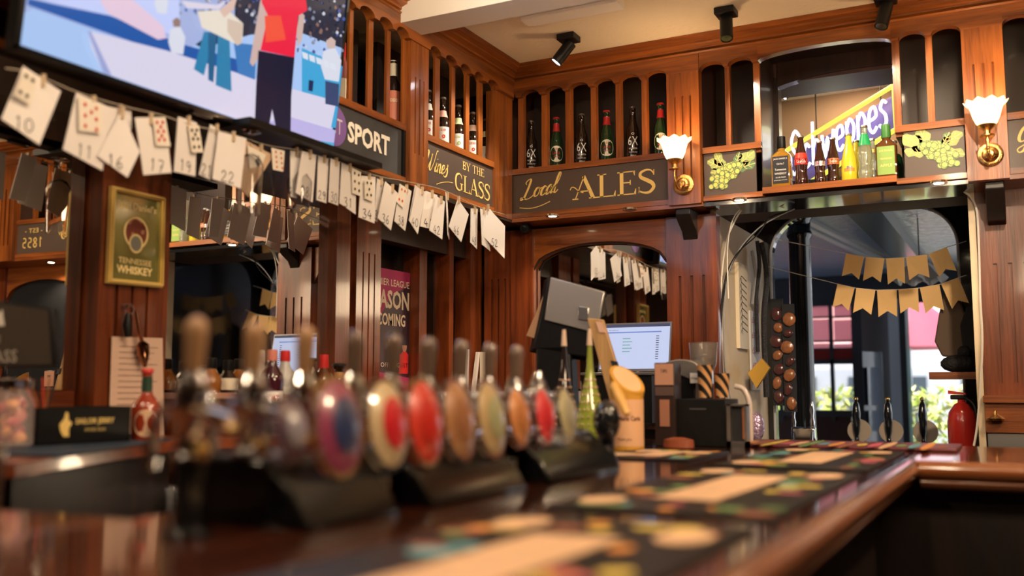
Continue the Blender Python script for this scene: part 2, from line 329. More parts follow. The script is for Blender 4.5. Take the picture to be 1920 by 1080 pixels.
def pilaster(b, T, s0, s1, d, z0, z1, g0, g1, ng=3, gw=.010, dd=.30):
    # slab with grooves: a backing board and raised strips in front of it
    gbox(b, T, s0, s1, d+.014, d+(.055 if T in (left, back) else dd), z0, z1)
    W_ = s1 - s0; cs = [s0 + W_*(.5 + (i-(ng-1)/2)*.235) for i in range(ng)]
    gbox(b, T, s0, s1, d, d+.015, z0, g0); gbox(b, T, s0, s1, d, d+.015, g1, z1)
    e = [s0] + [x for c in cs for x in (c-gw/2, c+gw/2)] + [s1]
    for i in range(0, len(e), 2): gbox(b, T, e[i], e[i+1], d, d+.015, g0, g1)
    return b
def frieze(b, T, cells, s0, s1, d0=-.028, d1=.02, rise=.03, big=None):
    # scalloped board: each cell (a, b) between two dividers rises in a shallow arch
    ss = sorted(set([s0, s1] + [a + (c-a)*(.5-.5*math.cos(math.pi*i/14)) for a, c in cells for i in range(15)]))
    def zb(s):
        for a, c in cells:
            if a < s < c:
                t = 2*(s-a)/(c-a)-1; r = (big or {}).get((a, c), rise); return ZS + r*math.sqrt(max(0, 1-t*t))
        return ZS
    bot = [T(s, d0, zb(s)) for s in ss]; n = len(ss)
    vs = bot + [T(s, d0, 2.95) for s in ss] + [T(s, d1, zb(s)) for s in ss] + [T(s, d1, 2.95) for s in ss]
    fs = []
    for i in range(n-1):
        fs += [(i, i+1, n+i+1, n+i), (2*n+i, 3*n+i, 3*n+i+1, 2*n+i+1), (i, 2*n+i, 2*n+i+1, i+1), (n+i, n+i+1, 3*n+i+1, 3*n+i)]
    fs += [(0, n, 3*n, 2*n), (n-1, 3*n-1, 4*n-1, 2*n-1)]
    b.add(vs, fs); return b
def rack(T, s0, s1, posts, label, mu, ml, sign=True, depth=.27, backp=True, shelf=True, fr=None):
    root = thing('bottle_rack', label, 'bottle rack', T((s0+s1)/2, .1, ZB), 'pigeonhole bottle racks above the bar')
    edges = [s0] + [x for p in posts for x in p] + [s1]
    cells = [(edges[i], edges[i+1]) for i in range(0, len(edges), 2) if edges[i+1]-edges[i] > .01]
    frieze(M(), T, cells, *(fr or (s0, s1))).build('frieze', ml, root)
    for a, c in posts: gbox(M(), T, a, c, .004, .016 if T is left else .035, ZR-.02, 2.95).build('divider', mu, root)
    gbox(M(), T, s0, s1, .0, .03, 2.445, ZR).build('shelf_rail', ml, root)
    if shelf: gbox(M(), T, s0, s1, .03, depth, 2.43, 2.452).build('shelf', ml, root)
    gbox(M(), T, s0, s1, .0, depth+.02, ZB+.01, ZB+.035).build('bottom_board', ml, root)
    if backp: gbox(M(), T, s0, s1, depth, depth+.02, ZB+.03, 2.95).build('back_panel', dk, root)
    return root
def signb(T, s0, s1, label, mt=SIGN, z0=2.236, z1=2.444, flip=False):
    root = thing('sign_board', label, 'sign', T((s0+s1)/2, 0, z0))
    gbox(M(), T, s0, s1, .012, .024, z0, z1).build('board', mt, root)
    o = T(s0, .0118, z0); U = T(1, 0, 0) - T(0, 0, 0)
    return root, frame(o, U, (0, 0, 1)), s1-s0, z1-z0
def sy(px, z=2.6): # X on the joinery face of the back wall under this picture column
    r = ray(px, 300); return r.x * FY / r.y
def sx(px): r = ray(px, 300); return r.y * FX / r.x
# ---- left wall, SPORT bay behind the television, pilaster, wine bay
P1 = (sx(761), sx(796)); ends = sx(927)
rS = rack(left, 1.5, P1[0], [(2.28, 2.30), (2.46, 2.48), (2.64, 2.66), (2.815, 2.835), (sx(653), sx(660)), (sx(689), sx(698)), (sx(724), sx(731)), (sx(755), P1[0])],
     'wooden pigeonhole rack above the SPORT board, partly hidden by the television', wz, wy, fr=(1.5, P1[1]))
rW = rack(left, P1[1], ends, [(sx(816), sx(825)), (sx(847), sx(854)), (sx(874), sx(881)), (sx(898), sx(906))], 'wooden pigeonhole rack of cider bottles above the Wines by the Glass sign', wz, wy, fr=(P1[1], FY-.03))
o = pilaster(M(), left, P1[0]+.002, P1[1]-.002, -.02, ZB-.0, ZS, 2.35, 2.70).build('pilaster', wz)
tag(o, 'fluted wooden pilaster between the SPORT board and the Wines by the Glass sign', 'pilaster')
b = pilaster(M(), left, ends+.002, FY-.002, -.004, ZB, ZS, 2.28, 2.66)
tag(b.build('pilaster', wz), 'fluted wooden corner pilaster between the Wines sign and the Local Ales sign', 'pilaster')
# sign SPORT
r, T, w, h = signb(left, 2.55, P1[0]-.012, 'grey chalkboard reading SPORT with a purple round logo, beside the television', CHALK)
T2 = frame(left(2.55, .0118, 2.236), (0, 1, 0), (0, 0, 1))
TL = lambda p: Vector((FX + p.z - .0118 + .002, 2.55 + p.x, 2.236 + p.y))
cu_ = sx(690) - 2.55
lt = M(); put_text(lt, 'SPORT', TL, .30, .088, cu_+.02, .112, 0, bold=.035); lt.build('lettering', IVORY, r, recalc=False)
c = sx(628) - 2.55; lt = M(); lt.flat([(c + .085*math.cos(a/24*2*math.pi), .115+.085*math.sin(a/24*2*math.pi)) for a in range(24)], TL, 0, .0006)
put_text(lt, 'TNT', TL, .12, .062, c-.005, .115, 1, bold=.0, lift=.0014); lt.build('logo', [mat('logo purple', (.20, .11, .38), .6), mat('logo mark', (.62, .56, .72), .6)], r, recalc=False)
gbox(M(), left, P1[0]-.02, P1[0], .001, .03, 2.22, 2.45).build('frame', BLK, r)
# sign WINES BY THE GLASS
r, T, w, h = signb(left, P1[1], ends, 'dark sign lettered Wines BY THE GLASS in gold', SIGN)
TW = lambda p: Vector((FX + p.z - .0118 + .002, P1[1] + p.x, 2.236 + p.y))
W_ = ends - P1[1]
lt = M(); script(lt, 'Wines', TW, .015, .075, .047, .0075, slope=.02); lt.ribbon(spline([(.12,.02),(.16,.035),(.22,.05),(.27,.055)]), [.003]*22, TW); lt.build('lettering', GOLD, r, recalc=False); lt = M()
serif(lt, 'BY THE', TW, .36, W_-.09, .142, .182); serif(lt, 'GLASS', TW, .29, W_-.025, .030, .112); lt.build('lettering', GOLD, r, recalc=False)

# ---- back wall, ales bay
A0 = FX; Pa = (sy(1254), sy(1316)); Pg = (sy(1317), sy(1418)); NI = (sy(1428), sy(1680)); Pr = (sy(1694), sy(1812)); Pb = (sy(1812), sy(1893))
posts = [(sy(a), sy(c)) for a, c in ((971, 981), (1015, 1026), (1060, 1071), (1108, 1118), (1155, 1165), (1204, 1214))]
rA = rack(back, A0, Pa[0], posts, 'wooden pigeonhole rack of beer bottles above the Local Ales sign', wz, wx, fr=(FX, Pa[1]))
b = pilaster(M(), back, Pa[0]+.002, Pa[1]-.002, -.025, ZB, ZS, 2.30, 2.74); tag(b.build('pilaster', wz), 'fluted wooden pilaster carrying a lit wall lamp beside the Local Ales sign', 'pilaster')
rG = rack(back, Pg[0], NI[0], [(sy(1362), sy(1371)), (Pg[1]-.005, NI[0])], 'empty two-hole wooden rack left of the bottle niche, above painted grapes', wz, wx)
rH = rack(back, NI[1], Pb[0], [(NI[1], Pr[0]), (sy(1744), sy(1757))], 'empty two-hole wooden rack right of the bottle niche, above painted grapes', wz, wx, fr=(NI[1], Pb[1]))
b = pilaster(M(), back, Pb[0]+.002, Pb[1]-.002, -.026, ZB-.01, ZS, 2.30, 2.70); tag(b.build('pilaster', wz), 'fluted wooden pilaster with lit wall lamp at the right edge', 'pilaster')
E0, E1 = Pb[1], Pb[1]+.66
rE = rack(back, E0, E1, [(E0+.125*i-.01, E0+.125*i+.01) for i in range(1, 5)], 'wooden rack at the far right above the Grapes sign', wz, wx, fr=(E0, E1+.17))
tag(pilaster(M(), back, E1+.002, E1+.17, -.026, ZB-.01, ZS, 2.30, 2.70).build('pilaster', wz), 'fluted wooden pilaster beyond the Grapes sign, out at the right', 'pilaster')
r, T, w, h = signb(back, A0, Pa[0], 'long dark sign lettered Local ALES in gold', SIGN)
lt = M(); script(lt, 'Local', T, .055, .075, .049, .0085, slope=.10); lt.ribbon(spline([(.04,.03),(.10,.022),(.16,.03),(.22,.05)]), .004, T)
serif(lt, 'ALES', T, .355, .81, .045, .165, slope=0); lt.ribbon(spline([(.335,.098),(.345,.112),(.362,.108),(.385,.088),(.41,.078)]), .005, T)
lt.build('lettering', GOLD, r, recalc=False)
def grapes(T, w, h, root, cl, flipx=1):
    g = M(); X = lambda u: w/2 + (u)*flipx*w; 
    random.seed(3)
    for i in range(90):
        t = random.random(); rr = (1-t)**.5*.24
        a = random.uniform(-1, 1); u = -.30 + .52*t + .0; uu = u + rr*.35*random.uniform(-1, 1); vv = (.33 + .32*t) + a*(.27*math.sin(math.pi*min(1, .18+t*.8)))*.9
        c = (X(uu), vv*h); R = .0125
        g.flat([(c[0]+R*math.cos(k*math.pi/5), c[1]+R*math.sin(k*math.pi/5)) for k in range(10)], T, 0, .0006+i*.00004)
        g.ribbon([(c[0]+R*math.cos(k*math.pi/6), c[1]+R*math.sin(k*math.pi/6)) for k in range(13)], .0034, T, 1, .0006+i*.00004+.00002)
    g.build('grape_painting', [GRAPE, DLEAF], root, recalc=False)
    for cx, cy, an, L, mm in cl:
        lf = M(); a = math.radians(an); out = []
        for k in range(25):
            t = 2*math.pi*k/24; rr = L*(.5+.5*math.cos(t))**.6*(.55+.1*math.cos(6*t)) if True else 0
            x_ = L*.5*(1+math.cos(t)); y_ = L*.26*math.sin(t)*(1+.25*math.sin(5*t)); out.append((X(cx)+(x_*math.cos(a)-y_*math.sin(a))*flipx, cy*h+x_*math.sin(a)+y_*math.cos(a)))
        lf.flat(out[:-1], T, 0, .0006); tip = (X(cx)+L*math.cos(a)*flipx, cy*h+L*math.sin(a))
        lf.ribbon([(X(cx), cy*h), tip], .003, T, 1, .0011)
        for q in (.35, .6):
            for sg in (-1, 1):
                p0 = (X(cx)+L*q*math.cos(a)*flipx, cy*h+L*q*math.sin(a)); lf.ribbon([p0, (p0[0]+L*.24*math.cos(a+sg*.8)*flipx, p0[1]+L*.24*math.sin(a+sg*.8))], .002, T, 1, .0011)
        lf.build('leaf_painting', [mm, GOLD], root, recalc=False)
r, T, w, h = signb(back, Pg[0]+.004, Pg[1]-.004, 'square sign of painted grapes left of the bottle niche')
grapes(T, w, h, r, [(-.12,.62,150,.09,LEAF),(-.12,.62,115,.09,LEAF),(-.1,.58,185,.07,LEAF),(.14,.62,40,.11,LEAF),(.14,.58,12,.09,DLEAF),(.12,.64,75,.07,DLEAF)])
r, T, w, h = signb(back, Pr[0]+.004, Pr[1]-.004, 'square sign of painted grapes right of the bottle niche')
grapes(T, w, h, r, [(-.12,.62,150,.10,LEAF),(-.14,.5,195,.09,LEAF),(-.12,.6,120,.07,DLEAF),(.14,.56,40,.12,LEAF),(.1,.62,70,.1,LEAF),(.14,.5,12,.09,LEAF)], -1)
r, T, w, h = signb(back, E0, E1, 'dark sign at far right lettered Grapes EST 1855')
lt = M(); script(lt, 'Grapes', T, .03, .10, .041, .0085, slope=-.04)
put_text(lt, '- EST -', T, .17, .032, .50, .160, 0, bold=.0); digits(lt, '1855', T, .51, .075, .065, .008); lt.build('lettering', GOLD, r, recalc=False)

# ---- bottle niche above the opening
nb = thing('display_niche', 'arched wooden display niche of bottles above the serving opening', 'niche', (-.75, 4.75, ZB))
frieze(M(), back, [(NI[0], NI[1])], NI[0]-.001, NI[1], big={(NI[0], NI[1]): .035}).build('frieze', wx, nb)
M().box((NI[0]-.003, FY+.02, 2.25), (NI[0]+.001, 4.93, 2.95)).build('jamb', dz, nb)
M().box((NI[0], FY+.0, 2.222), (NI[1], 4.93, 2.252)).build('shelf', wx, nb)
M().box((NI[0]+.001, 4.925, 2.25), (NI[0]+.022, 5.0, 2.87)).build('jamb', dz, nb)
b = M(); xs = [NI[0]+.02+(NI[1]-NI[0]-.02)*i/16 for i in range(17)]
arc = [(x, 2.83+.075*math.sqrt(max(0, 1-((i/16)*1.1-.75)**2/.75**2*.8))-.045) for i, x in enumerate(xs)]
b.prism([(x, 4.92, z) for x, z in arc] + [(xs[-1], 4.92, 2.99), (xs[0], 4.92, 2.99)], (0, .06, 0)); b.build('arch', dz, nb)
M().box((NI[0], FY+.03, 2.945), (NI[1], 4.93, 2.96)).build('top_board', dz, nb)
# black soffits under the overhang
struct(M().box((FX, FY+.0, ZB-.012), (Pa[1], 4.93, ZB+.008)).build('trim_4', lx))
struct(M().box((Pa[1], FY+.02, ZB-.012), (-.15, 4.93, ZB+.008)).build('trim_5', BLKG))
struct(M().box((-.15, FY+.0, ZB-.012), (3.1, 4.93, ZB+.008)).build('trim_6', lx))
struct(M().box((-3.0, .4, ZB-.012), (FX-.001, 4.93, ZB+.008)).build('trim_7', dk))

# ================================================================== LOWER BACK WALL
def arch_panel(x0, x1, z0, z1, spring, rise, y0, y1, frame_w=.0):
    n = 20; b = M(); pts = [(x0 + (x1-x0)*i/n, spring + rise*math.sqrt(max(0, 1-(2*i/n-1)**2))) for i in range(n+1)]
    for i in range(n):
        (xa, za), (xb, zb_) = pts[i], pts[i+1]
        b.add([(xa,y0,za),(xb,y0,zb_),(xb,y0,z1),(xa,y0,z1),(xa,y1,za),(xb,y1,zb_),(xb,y1,z1),(xa,y1,z1)], [(0,1,2,3),(4,7,6,5),(0,4,5,1),(3,2,6,7)])
    return b, pts
XF[0] = .98
LB = thing('back_bar_panelling', 'wooden back bar panelling with arched mirror under the Local Ales sign', 'panelling', (-2.0, 4.9, 1.15))
MX0, MX1 = -2.385, -1.615
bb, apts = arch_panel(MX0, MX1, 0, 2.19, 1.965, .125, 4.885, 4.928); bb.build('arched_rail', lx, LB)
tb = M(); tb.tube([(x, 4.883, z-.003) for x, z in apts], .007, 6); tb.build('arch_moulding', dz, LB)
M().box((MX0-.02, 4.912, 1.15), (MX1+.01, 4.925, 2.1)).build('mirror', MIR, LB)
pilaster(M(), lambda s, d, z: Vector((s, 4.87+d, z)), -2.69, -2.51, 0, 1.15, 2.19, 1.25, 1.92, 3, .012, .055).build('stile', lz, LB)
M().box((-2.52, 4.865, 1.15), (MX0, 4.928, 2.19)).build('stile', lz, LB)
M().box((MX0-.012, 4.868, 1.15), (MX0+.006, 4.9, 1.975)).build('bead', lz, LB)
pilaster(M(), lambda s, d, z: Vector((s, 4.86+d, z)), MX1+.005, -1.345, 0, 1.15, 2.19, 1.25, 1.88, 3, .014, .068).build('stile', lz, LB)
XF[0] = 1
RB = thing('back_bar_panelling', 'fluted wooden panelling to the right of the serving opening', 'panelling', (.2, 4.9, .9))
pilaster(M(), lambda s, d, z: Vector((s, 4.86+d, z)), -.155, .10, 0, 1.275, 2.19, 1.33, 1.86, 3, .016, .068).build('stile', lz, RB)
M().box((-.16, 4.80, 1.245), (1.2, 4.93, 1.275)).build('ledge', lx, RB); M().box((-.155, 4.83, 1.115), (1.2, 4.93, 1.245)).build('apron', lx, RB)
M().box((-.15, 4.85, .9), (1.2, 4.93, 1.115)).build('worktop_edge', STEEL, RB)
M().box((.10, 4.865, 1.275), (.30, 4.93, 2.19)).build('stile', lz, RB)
bb2, ap2 = arch_panel(.30, 1.05, 0, 2.19, 1.965, .125, 4.885, 4.928); bb2.build('arched_rail', lx, RB)
M().box((.29, 4.915, 1.275), (1.06, 4.925, 2.1)).build('mirror', mat('dark cabinet glass', (.02, .022, .026), .1), RB)  # dark smooth glass of one even colour
M().box((1.05, 4.865, 1.275), (1.2, 4.93, 2.19)).build('stile', lz, RB)
kn = M().lathe([(.002, .0), (.034, .004), (.036, .012), (.02, .022), (.008, .03), (.006, .045), (.002, .047)], (-.115, 4.80, 1.165), 18)
o = kn.build('bell_push', BRASS); tag(o, 'small brass dome fixed under the wooden ledge at right', 'brass fitting')
def bracket(x, y0, y1, z0, z1, label, w=.075):
    p = [(y0, z1), (y0, z1-.03), (y0+.03, z1-.06), (y0+.10, z1-.10), (y0+.13, z1-.15), (y1-.03, z0+.015), (y1, z0), (y1, z1)]
    b = M().prism([(x-w/2, y, z) for y, z in p], (w, 0, 0)); tag(b.build('bracket', mat('ebonised wood', (.014, .010, .009), .4), bevel=.004), label, 'bracket')
bracket(-1.45, 4.64, 4.862, 2.03, 2.188, 'dark carved bracket under the lamp pilaster beside the Local Ales sign')
bracket(-.07, 4.64, 4.862, 2.03, 2.188, 'dark carved bracket under the right-hand lamp pilaster')
# ================================================================== LOWER LEFT WALL
LW = thing('mirror_panelling', 'dark wooden panelling with mirrors along the left wall', 'panelling', (-2.85, 2.6, 1.3))
def yl(px, X=WX): r = ray(px, 600); return r.y * X / r.x
Tl = lambda d0: (lambda s, d, z: Vector((d0 - d, s, z)))
M().box((-2.95, 4.12, .9), (-2.90, 4.93, 2.19)).build('back_board', dz, LW)
# mirrors
def mirror_panel(y0, y1, X, rot, root, z0=1.3, z1=2.19):
    c = (y0+y1)/2; a = math.radians(rot); hw = (y1-y0)/2
    Tm = lambda p: Vector((X + (p.y)*math.sin(a) + p.x*math.cos(a), c + p.y*math.cos(a) - p.x*math.sin(a), p.z))
    return M().box((-.006, -hw, z0), (0, hw, z1), 0, Tm).build('mirror', MIR, root)
Ya, Yb_ = yl(140), yl(305)
mirror_panel(1.0, 2.19, -2.695, -1.4, LW); mirror_panel(Yb_, yl(628), WX, 0, LW)
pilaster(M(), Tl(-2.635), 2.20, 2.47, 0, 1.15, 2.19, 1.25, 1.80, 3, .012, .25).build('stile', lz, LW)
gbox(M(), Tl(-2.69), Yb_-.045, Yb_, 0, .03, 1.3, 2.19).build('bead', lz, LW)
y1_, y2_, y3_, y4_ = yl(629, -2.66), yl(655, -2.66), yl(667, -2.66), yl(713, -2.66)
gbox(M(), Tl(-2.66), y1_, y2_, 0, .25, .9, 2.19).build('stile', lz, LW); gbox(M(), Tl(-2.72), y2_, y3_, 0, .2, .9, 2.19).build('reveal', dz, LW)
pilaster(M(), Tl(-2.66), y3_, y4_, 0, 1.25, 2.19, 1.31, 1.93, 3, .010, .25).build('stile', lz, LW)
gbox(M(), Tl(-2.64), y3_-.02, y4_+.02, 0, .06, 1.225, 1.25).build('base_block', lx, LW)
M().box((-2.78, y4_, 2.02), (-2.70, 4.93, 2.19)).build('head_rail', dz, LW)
for pa, pb, X, mt in ((786, 800, -2.74, lz), (842, 850, -2.69, lz), (882, 903, -2.67, lz), (812, 820, -2.78, dz), (862, 872, -2.74, dz)):
    gbox(M(), Tl(X), yl(pa, X), yl(pb, X), 0, .1, 1.0, 2.19).build('mullion', mt, LW)
M().box((-2.72, 2.50, .9), (-2.52, 4.90, 1.27)).build('ledge_front', ly, LW)
M().box((-2.72, 2.50, 1.27), (-2.50, 4.90, 1.29)).build('ledge', mat('pale ledge', (.42, .22, .16), .4), LW)
M().box((-2.95, .8, .9), (-2.715, 2.19, 1.30)).build('ledge_front', ly, LW)
# poster in the recess
pr = thing('poster', 'purple-red football poster reading PREMIER LEAGUE SEASON COMING in the dark recess', 'poster', (-2.83, 4.2, 1.2))
PPX = -2.80
def qx(pts, X): return [PX(x, y, X) for x, y in pts]
TP = lambda p: Vector((PPX + p.z, p.x, p.y))
q = qx([(704, 500), (770, 513), (768, 733), (702, 730)], PPX); ya, yb = q[0].y-.07, q[1].y; za, zb2 = q[3].z-.03, q[0].z-.0
M().box((PPX-.008, ya, za), (PPX, yb, zb2)).build('sheet', mat('poster dark', (.045, .02, .035), .45), pr)
MAG = mat('poster magenta', (.42, .03, .13), .45); CRM = mat('poster lettering', (.86, .74, .58), .5)
pa = M(); hh = zb2-za; ww_ = yb-ya
pa.flat([(ya, zb2), (yb, zb2), (yb, zb2-.10*hh), (ya+.55*ww_, zb2-.2*hh), (ya, zb2-.60*hh)], TP, 0, .001); pa.flat([(ya, za), (yb, za), (yb, za+.14*hh), (ya, za+.2*hh)], TP, 0, .001)
pa.build('colour_panel', MAG, pr, recalc=False)
for tx, w__, h__, du, vv, bo in (('PREMIER LEAGUE', .92, .055, 0, zb2-.105*hh, .01), ('SEASON', .92, .15, 0, zb2-.24*hh, .03), ('IS COMING', .80, .10, -.01, zb2-.40*hh, .025), ('KICK OFF AUGUST', .9, .035, 0, za+.24*hh, 0), ('LIVE HERE', .5, .03, -.03, za+.08*hh, 0)):
    pa = M(); put_text(pa, tx, TP, ww_*w__, hh*h__, (ya+yb)/2+du, vv, 0, bo, .002); pa.build('lettering', CRM, pr, recalc=False)
SKN = mat('poster portrait tone', (.42, .20, .12), .6)
for cx, cz, s_, lab in ((.55, .44, 1.25, 'footballer in dark kit'), (.86, .40, 1.1, 'footballer in red kit')):
    pa = M(); cx = ya+cx*ww_; cz = za+cz*hh; R = .026*s_
    pa.flat([(cx+R*.8*math.cos(t*math.pi/8), cz+R*1.15*math.sin(t*math.pi/8)) for t in range(16)], TP, 0, .0022)
    pa.flat([(cx+R*.85*math.cos(t*math.pi/8), cz+.002+R*1.2*math.sin(t*math.pi/8)) for t in range(9)], TP, 1, .0026)
    pa.flat([(cx-R*.25, cz-R*.9), (cx+R*.25, cz-R*.9), (cx+R*1.3, cz-R*1.6), (cx+R*1.2, cz-R*5), (cx-R*1.7, cz-R*5), (cx-R*1.5, cz-R*1.7)], TP, 2, .002 if lab[-7:-4] == 'red' else .0018)
    pa.build('portrait', [SKN, BLACKINK, RED if 'red' in lab else mat('kit dark', (.03, .02, .05), .6)], pr, recalc=False)['label'] = lab
# ================================================================== LAMPS
def emis(name, col, st): return mat(name, (0, 0, 0), .6, emis=col, es=st)
SHADE = mat('frosted glass shade', (.95, .88, .78), .45, emis=(1, .70, .38), es=1.6, alpha=.75)
BULB = emis('warm bulb', (1, .86, .62), 14)
def sconce(px, d0, label):
    y = FY + d0; c = PY(px, 290, y); x = c.x; zp = 2.295
    root = thing('wall_lamp', label, 'wall lamp', (x, y, zp), 'brass wall lamps with frosted glass shades')
    Ry = Matrix.Rotation(math.pi/2, 3, 'X')
    M().lathe([(.052, 0), (.052, .006), (.046, .012), (.034, .014), (.030, .022), (.018, .028), (.014, .040), (.003, .044)], (x, y, zp), 24, 0, Ry).build('back_plate', BRASS, root)
    M().tube(spline([(x, y-.035, zp), (x, y-.06, zp-.03), (x-.004, y-.10, zp-.025), (x-.006, y-.12, zp+.02), (x-.006, y-.12, zp+.06)], 6), .006, 8).build('arm', BRASS, root)
    bx, by = x-.006, y-.12
    M().lathe([(.004, .05), (.030, .054), (.031, .058), (.012, .064), (.014, .078), (.030, .092), (.036, .102), (.03, .104)], (bx, by, zp), 20).build('gallery', BRASS, root)
    n = 40; prof = [(.030, .10), (.040, .112), (.050, .135), (.056, .160), (.064, .183), (.082, .200)]
    b = M(); vs = []
    for i, (r, z) in enumerate(prof):
        for k in range(n):
            a = 2*math.pi*k/n; w = 1 + .05*(i/5)**2*math.cos(a*10); vs.append((bx+r*w*math.cos(a), by+r*w*math.sin(a), zp+z+.006*(i/5)**2*math.cos(a*10)))
    b.add(vs, [(i*n+k, i*n+(k+1) % n, (i+1)*n+(k+1) % n, (i+1)*n+k) for i in range(5) for k in range(n)])
    o = b.build('glass_shade', SHADE, root); sm = o.modifiers.new('thick', 'SOLIDIFY'); sm.thickness = .002
    M().ball((bx, by, zp+.15), .026, 14, 0, (1, 1, 1.3)).build('bulb', BULB, root)
    light('wall_lamp_light', 'POINT', (bx, by-.0, zp+.17), 11, WARM, .03)
sconce(1281, -.025, 'lit brass wall lamp right of the Local Ales sign, with frosted shade')
sconce(1857, -.026, 'lit brass wall lamp near the right edge, between painted grapes and Grapes sign')
# ceiling spotlights
def spot(x, y, tilt, az, label, on=True, energy=35):
    root = thing('ceiling_spotlight', label, 'spotlight', (x, y, ZC), 'black ceiling spotlights')
    M().box((x-.045, y-.045, ZC-.032), (x+.045, y+.045, ZC-.0005)).build('base', BLK, root, bevel=.004)
    M().cyl((x, y, ZC-.062), (x, y, ZC-.03), .011).build('joint', BLK, root)
    R = Matrix.Rotation(az, 3, 'Z') @ Matrix.Rotation(math.pi - tilt, 3, 'Y'); p = Vector((x, y, ZC-.055)); a = R @ Vector((0, 0, 1))
    M().lathe([(.027, -.02), (.029, -.018), (.029, .10), (.026, .101), (.025, .095)], p, 20, 0, R).build('head', BLK, root)
    M().lathe([(.024, .0965), (.0235, .098)], p, 20, 0, R).build('lens', emis('spot lens', (.9, .93, 1), 30) if on else BLKG, root)
    if on: light('spot_and_fill_beam', 'SPOT', p + a*.115, energy, (1, .86, .68), .02, p + a*2, 80)
    return a
sp = PZ(1066, 66, ZC); spot(sp.x, sp.y, math.radians(38), math.radians(200), 'black ceiling spotlight near the corner, its lens lit and facing left')
sp = PZ(1361, 17, ZC); spot(sp.x, sp.y, math.radians(18), math.radians(285), 'black ceiling spotlight in the middle, lens turned away', False)
light('spot_and_fill_beam', 'SPOT', (sp.x-.05, sp.y-.04, 2.86), 25, (1, .82, .6), .02, (-.9, FY, 2.2), 95)
sp = PZ(1660, -8, ZC); spot(sp.x, sp.y, math.radians(22), math.radians(240), 'black ceiling spotlight at the top edge right, mostly cut off', False)
light('spot_and_fill_beam', 'SPOT', (sp.x-.05, sp.y-.2, 2.85), 22, (1, .78, .52), .02, (-.1, FY, 2.4), 95)
light('spot_and_fill_beam', 'SPOT', (-1.3, 2.6, 2.9), 40, (1, .76, .5), .03, (-2.385, 3.9, 2.5), 70)  # added beam without a fixture, brightens the left racks
light('spot_and_fill_beam', 'SPOT', (-.9, 1.6, 2.9), 42, (1, .74, .5), .03, (-2.5, 2.6, 1.7), 80)  # added beam without a fixture, for the gilt mirror and left wall
p = PY(1490, 165, 5.35); spot(p.x, 5.35, math.radians(40), math.radians(200), 'ceiling spotlight of the far room, glowing white in the bottle niche', True, 14)
# downlights under the overhang
def downlight(x, y, label, on=True, e=5):
    root = thing('recessed_downlight', label, 'downlight', (x, y, ZB-.012), 'recessed downlights under the overhang')
    M().lathe([(.020, .006), (.034, .006), (.036, -.004), (.032, -.006), (.022, -.004)], (x, y, ZB-.012), 24).build('ring', CHR, root)
    M().lathe([(.021, -.0045), (.019, -.005)], (x, y, ZB-.012), 20).build('lens', emis('downlight lens', (1, .8, .5), 25) if on else STEEL, root)
    if on: light('downlight_beam', 'SPOT', (x, y, ZB-.022), e, WARM2, .015, (x, y+.02, 0), 130)
d = PZ(1036, 405, ZB-.014); downlight(d.x, d.y, 'small lit downlight in the soffit below the word Local', e=22)
d = PZ(1178, 392, ZB-.014); downlight(d.x, d.y+.02, 'small unlit downlight in the soffit below the word ALES', False)
d = PZ(1386, 375, ZB-.014); downlight(d.x, d.y, 'small lit downlight in the soffit below the left painted grapes', e=5)
d = PZ(1760, 343, ZB-.014); downlight(d.x, d.y, 'small lit downlight in the soffit below the right painted grapes', e=5)
downlight(.45, 4.75, 'small lit downlight in the soffit below the Grapes sign', e=22)
# CCTV bullet
root = thing('security_camera', 'small black security camera under the corner of the Local Ales sign', 'camera', (-2.33, 4.72, 2.14))
c = PY(979, 428, 4.665)
M().cyl((c.x, 4.74, c.z+.01), (c.x+.012, 4.665, c.z), .024, .024, 18).build('body', BLK, root)
M().lathe([(.012, .0), (.014, .004)], (c.x+.0125, 4.664, c.z), 16, 0, Matrix.Rotation(math.pi/2, 3, 'X')).build('lens', BLKG, root)
M().cyl((c.x, 4.73, c.z+.015), (c.x, 4.74, ZB-.011), .008).build('mount', BLK, root)

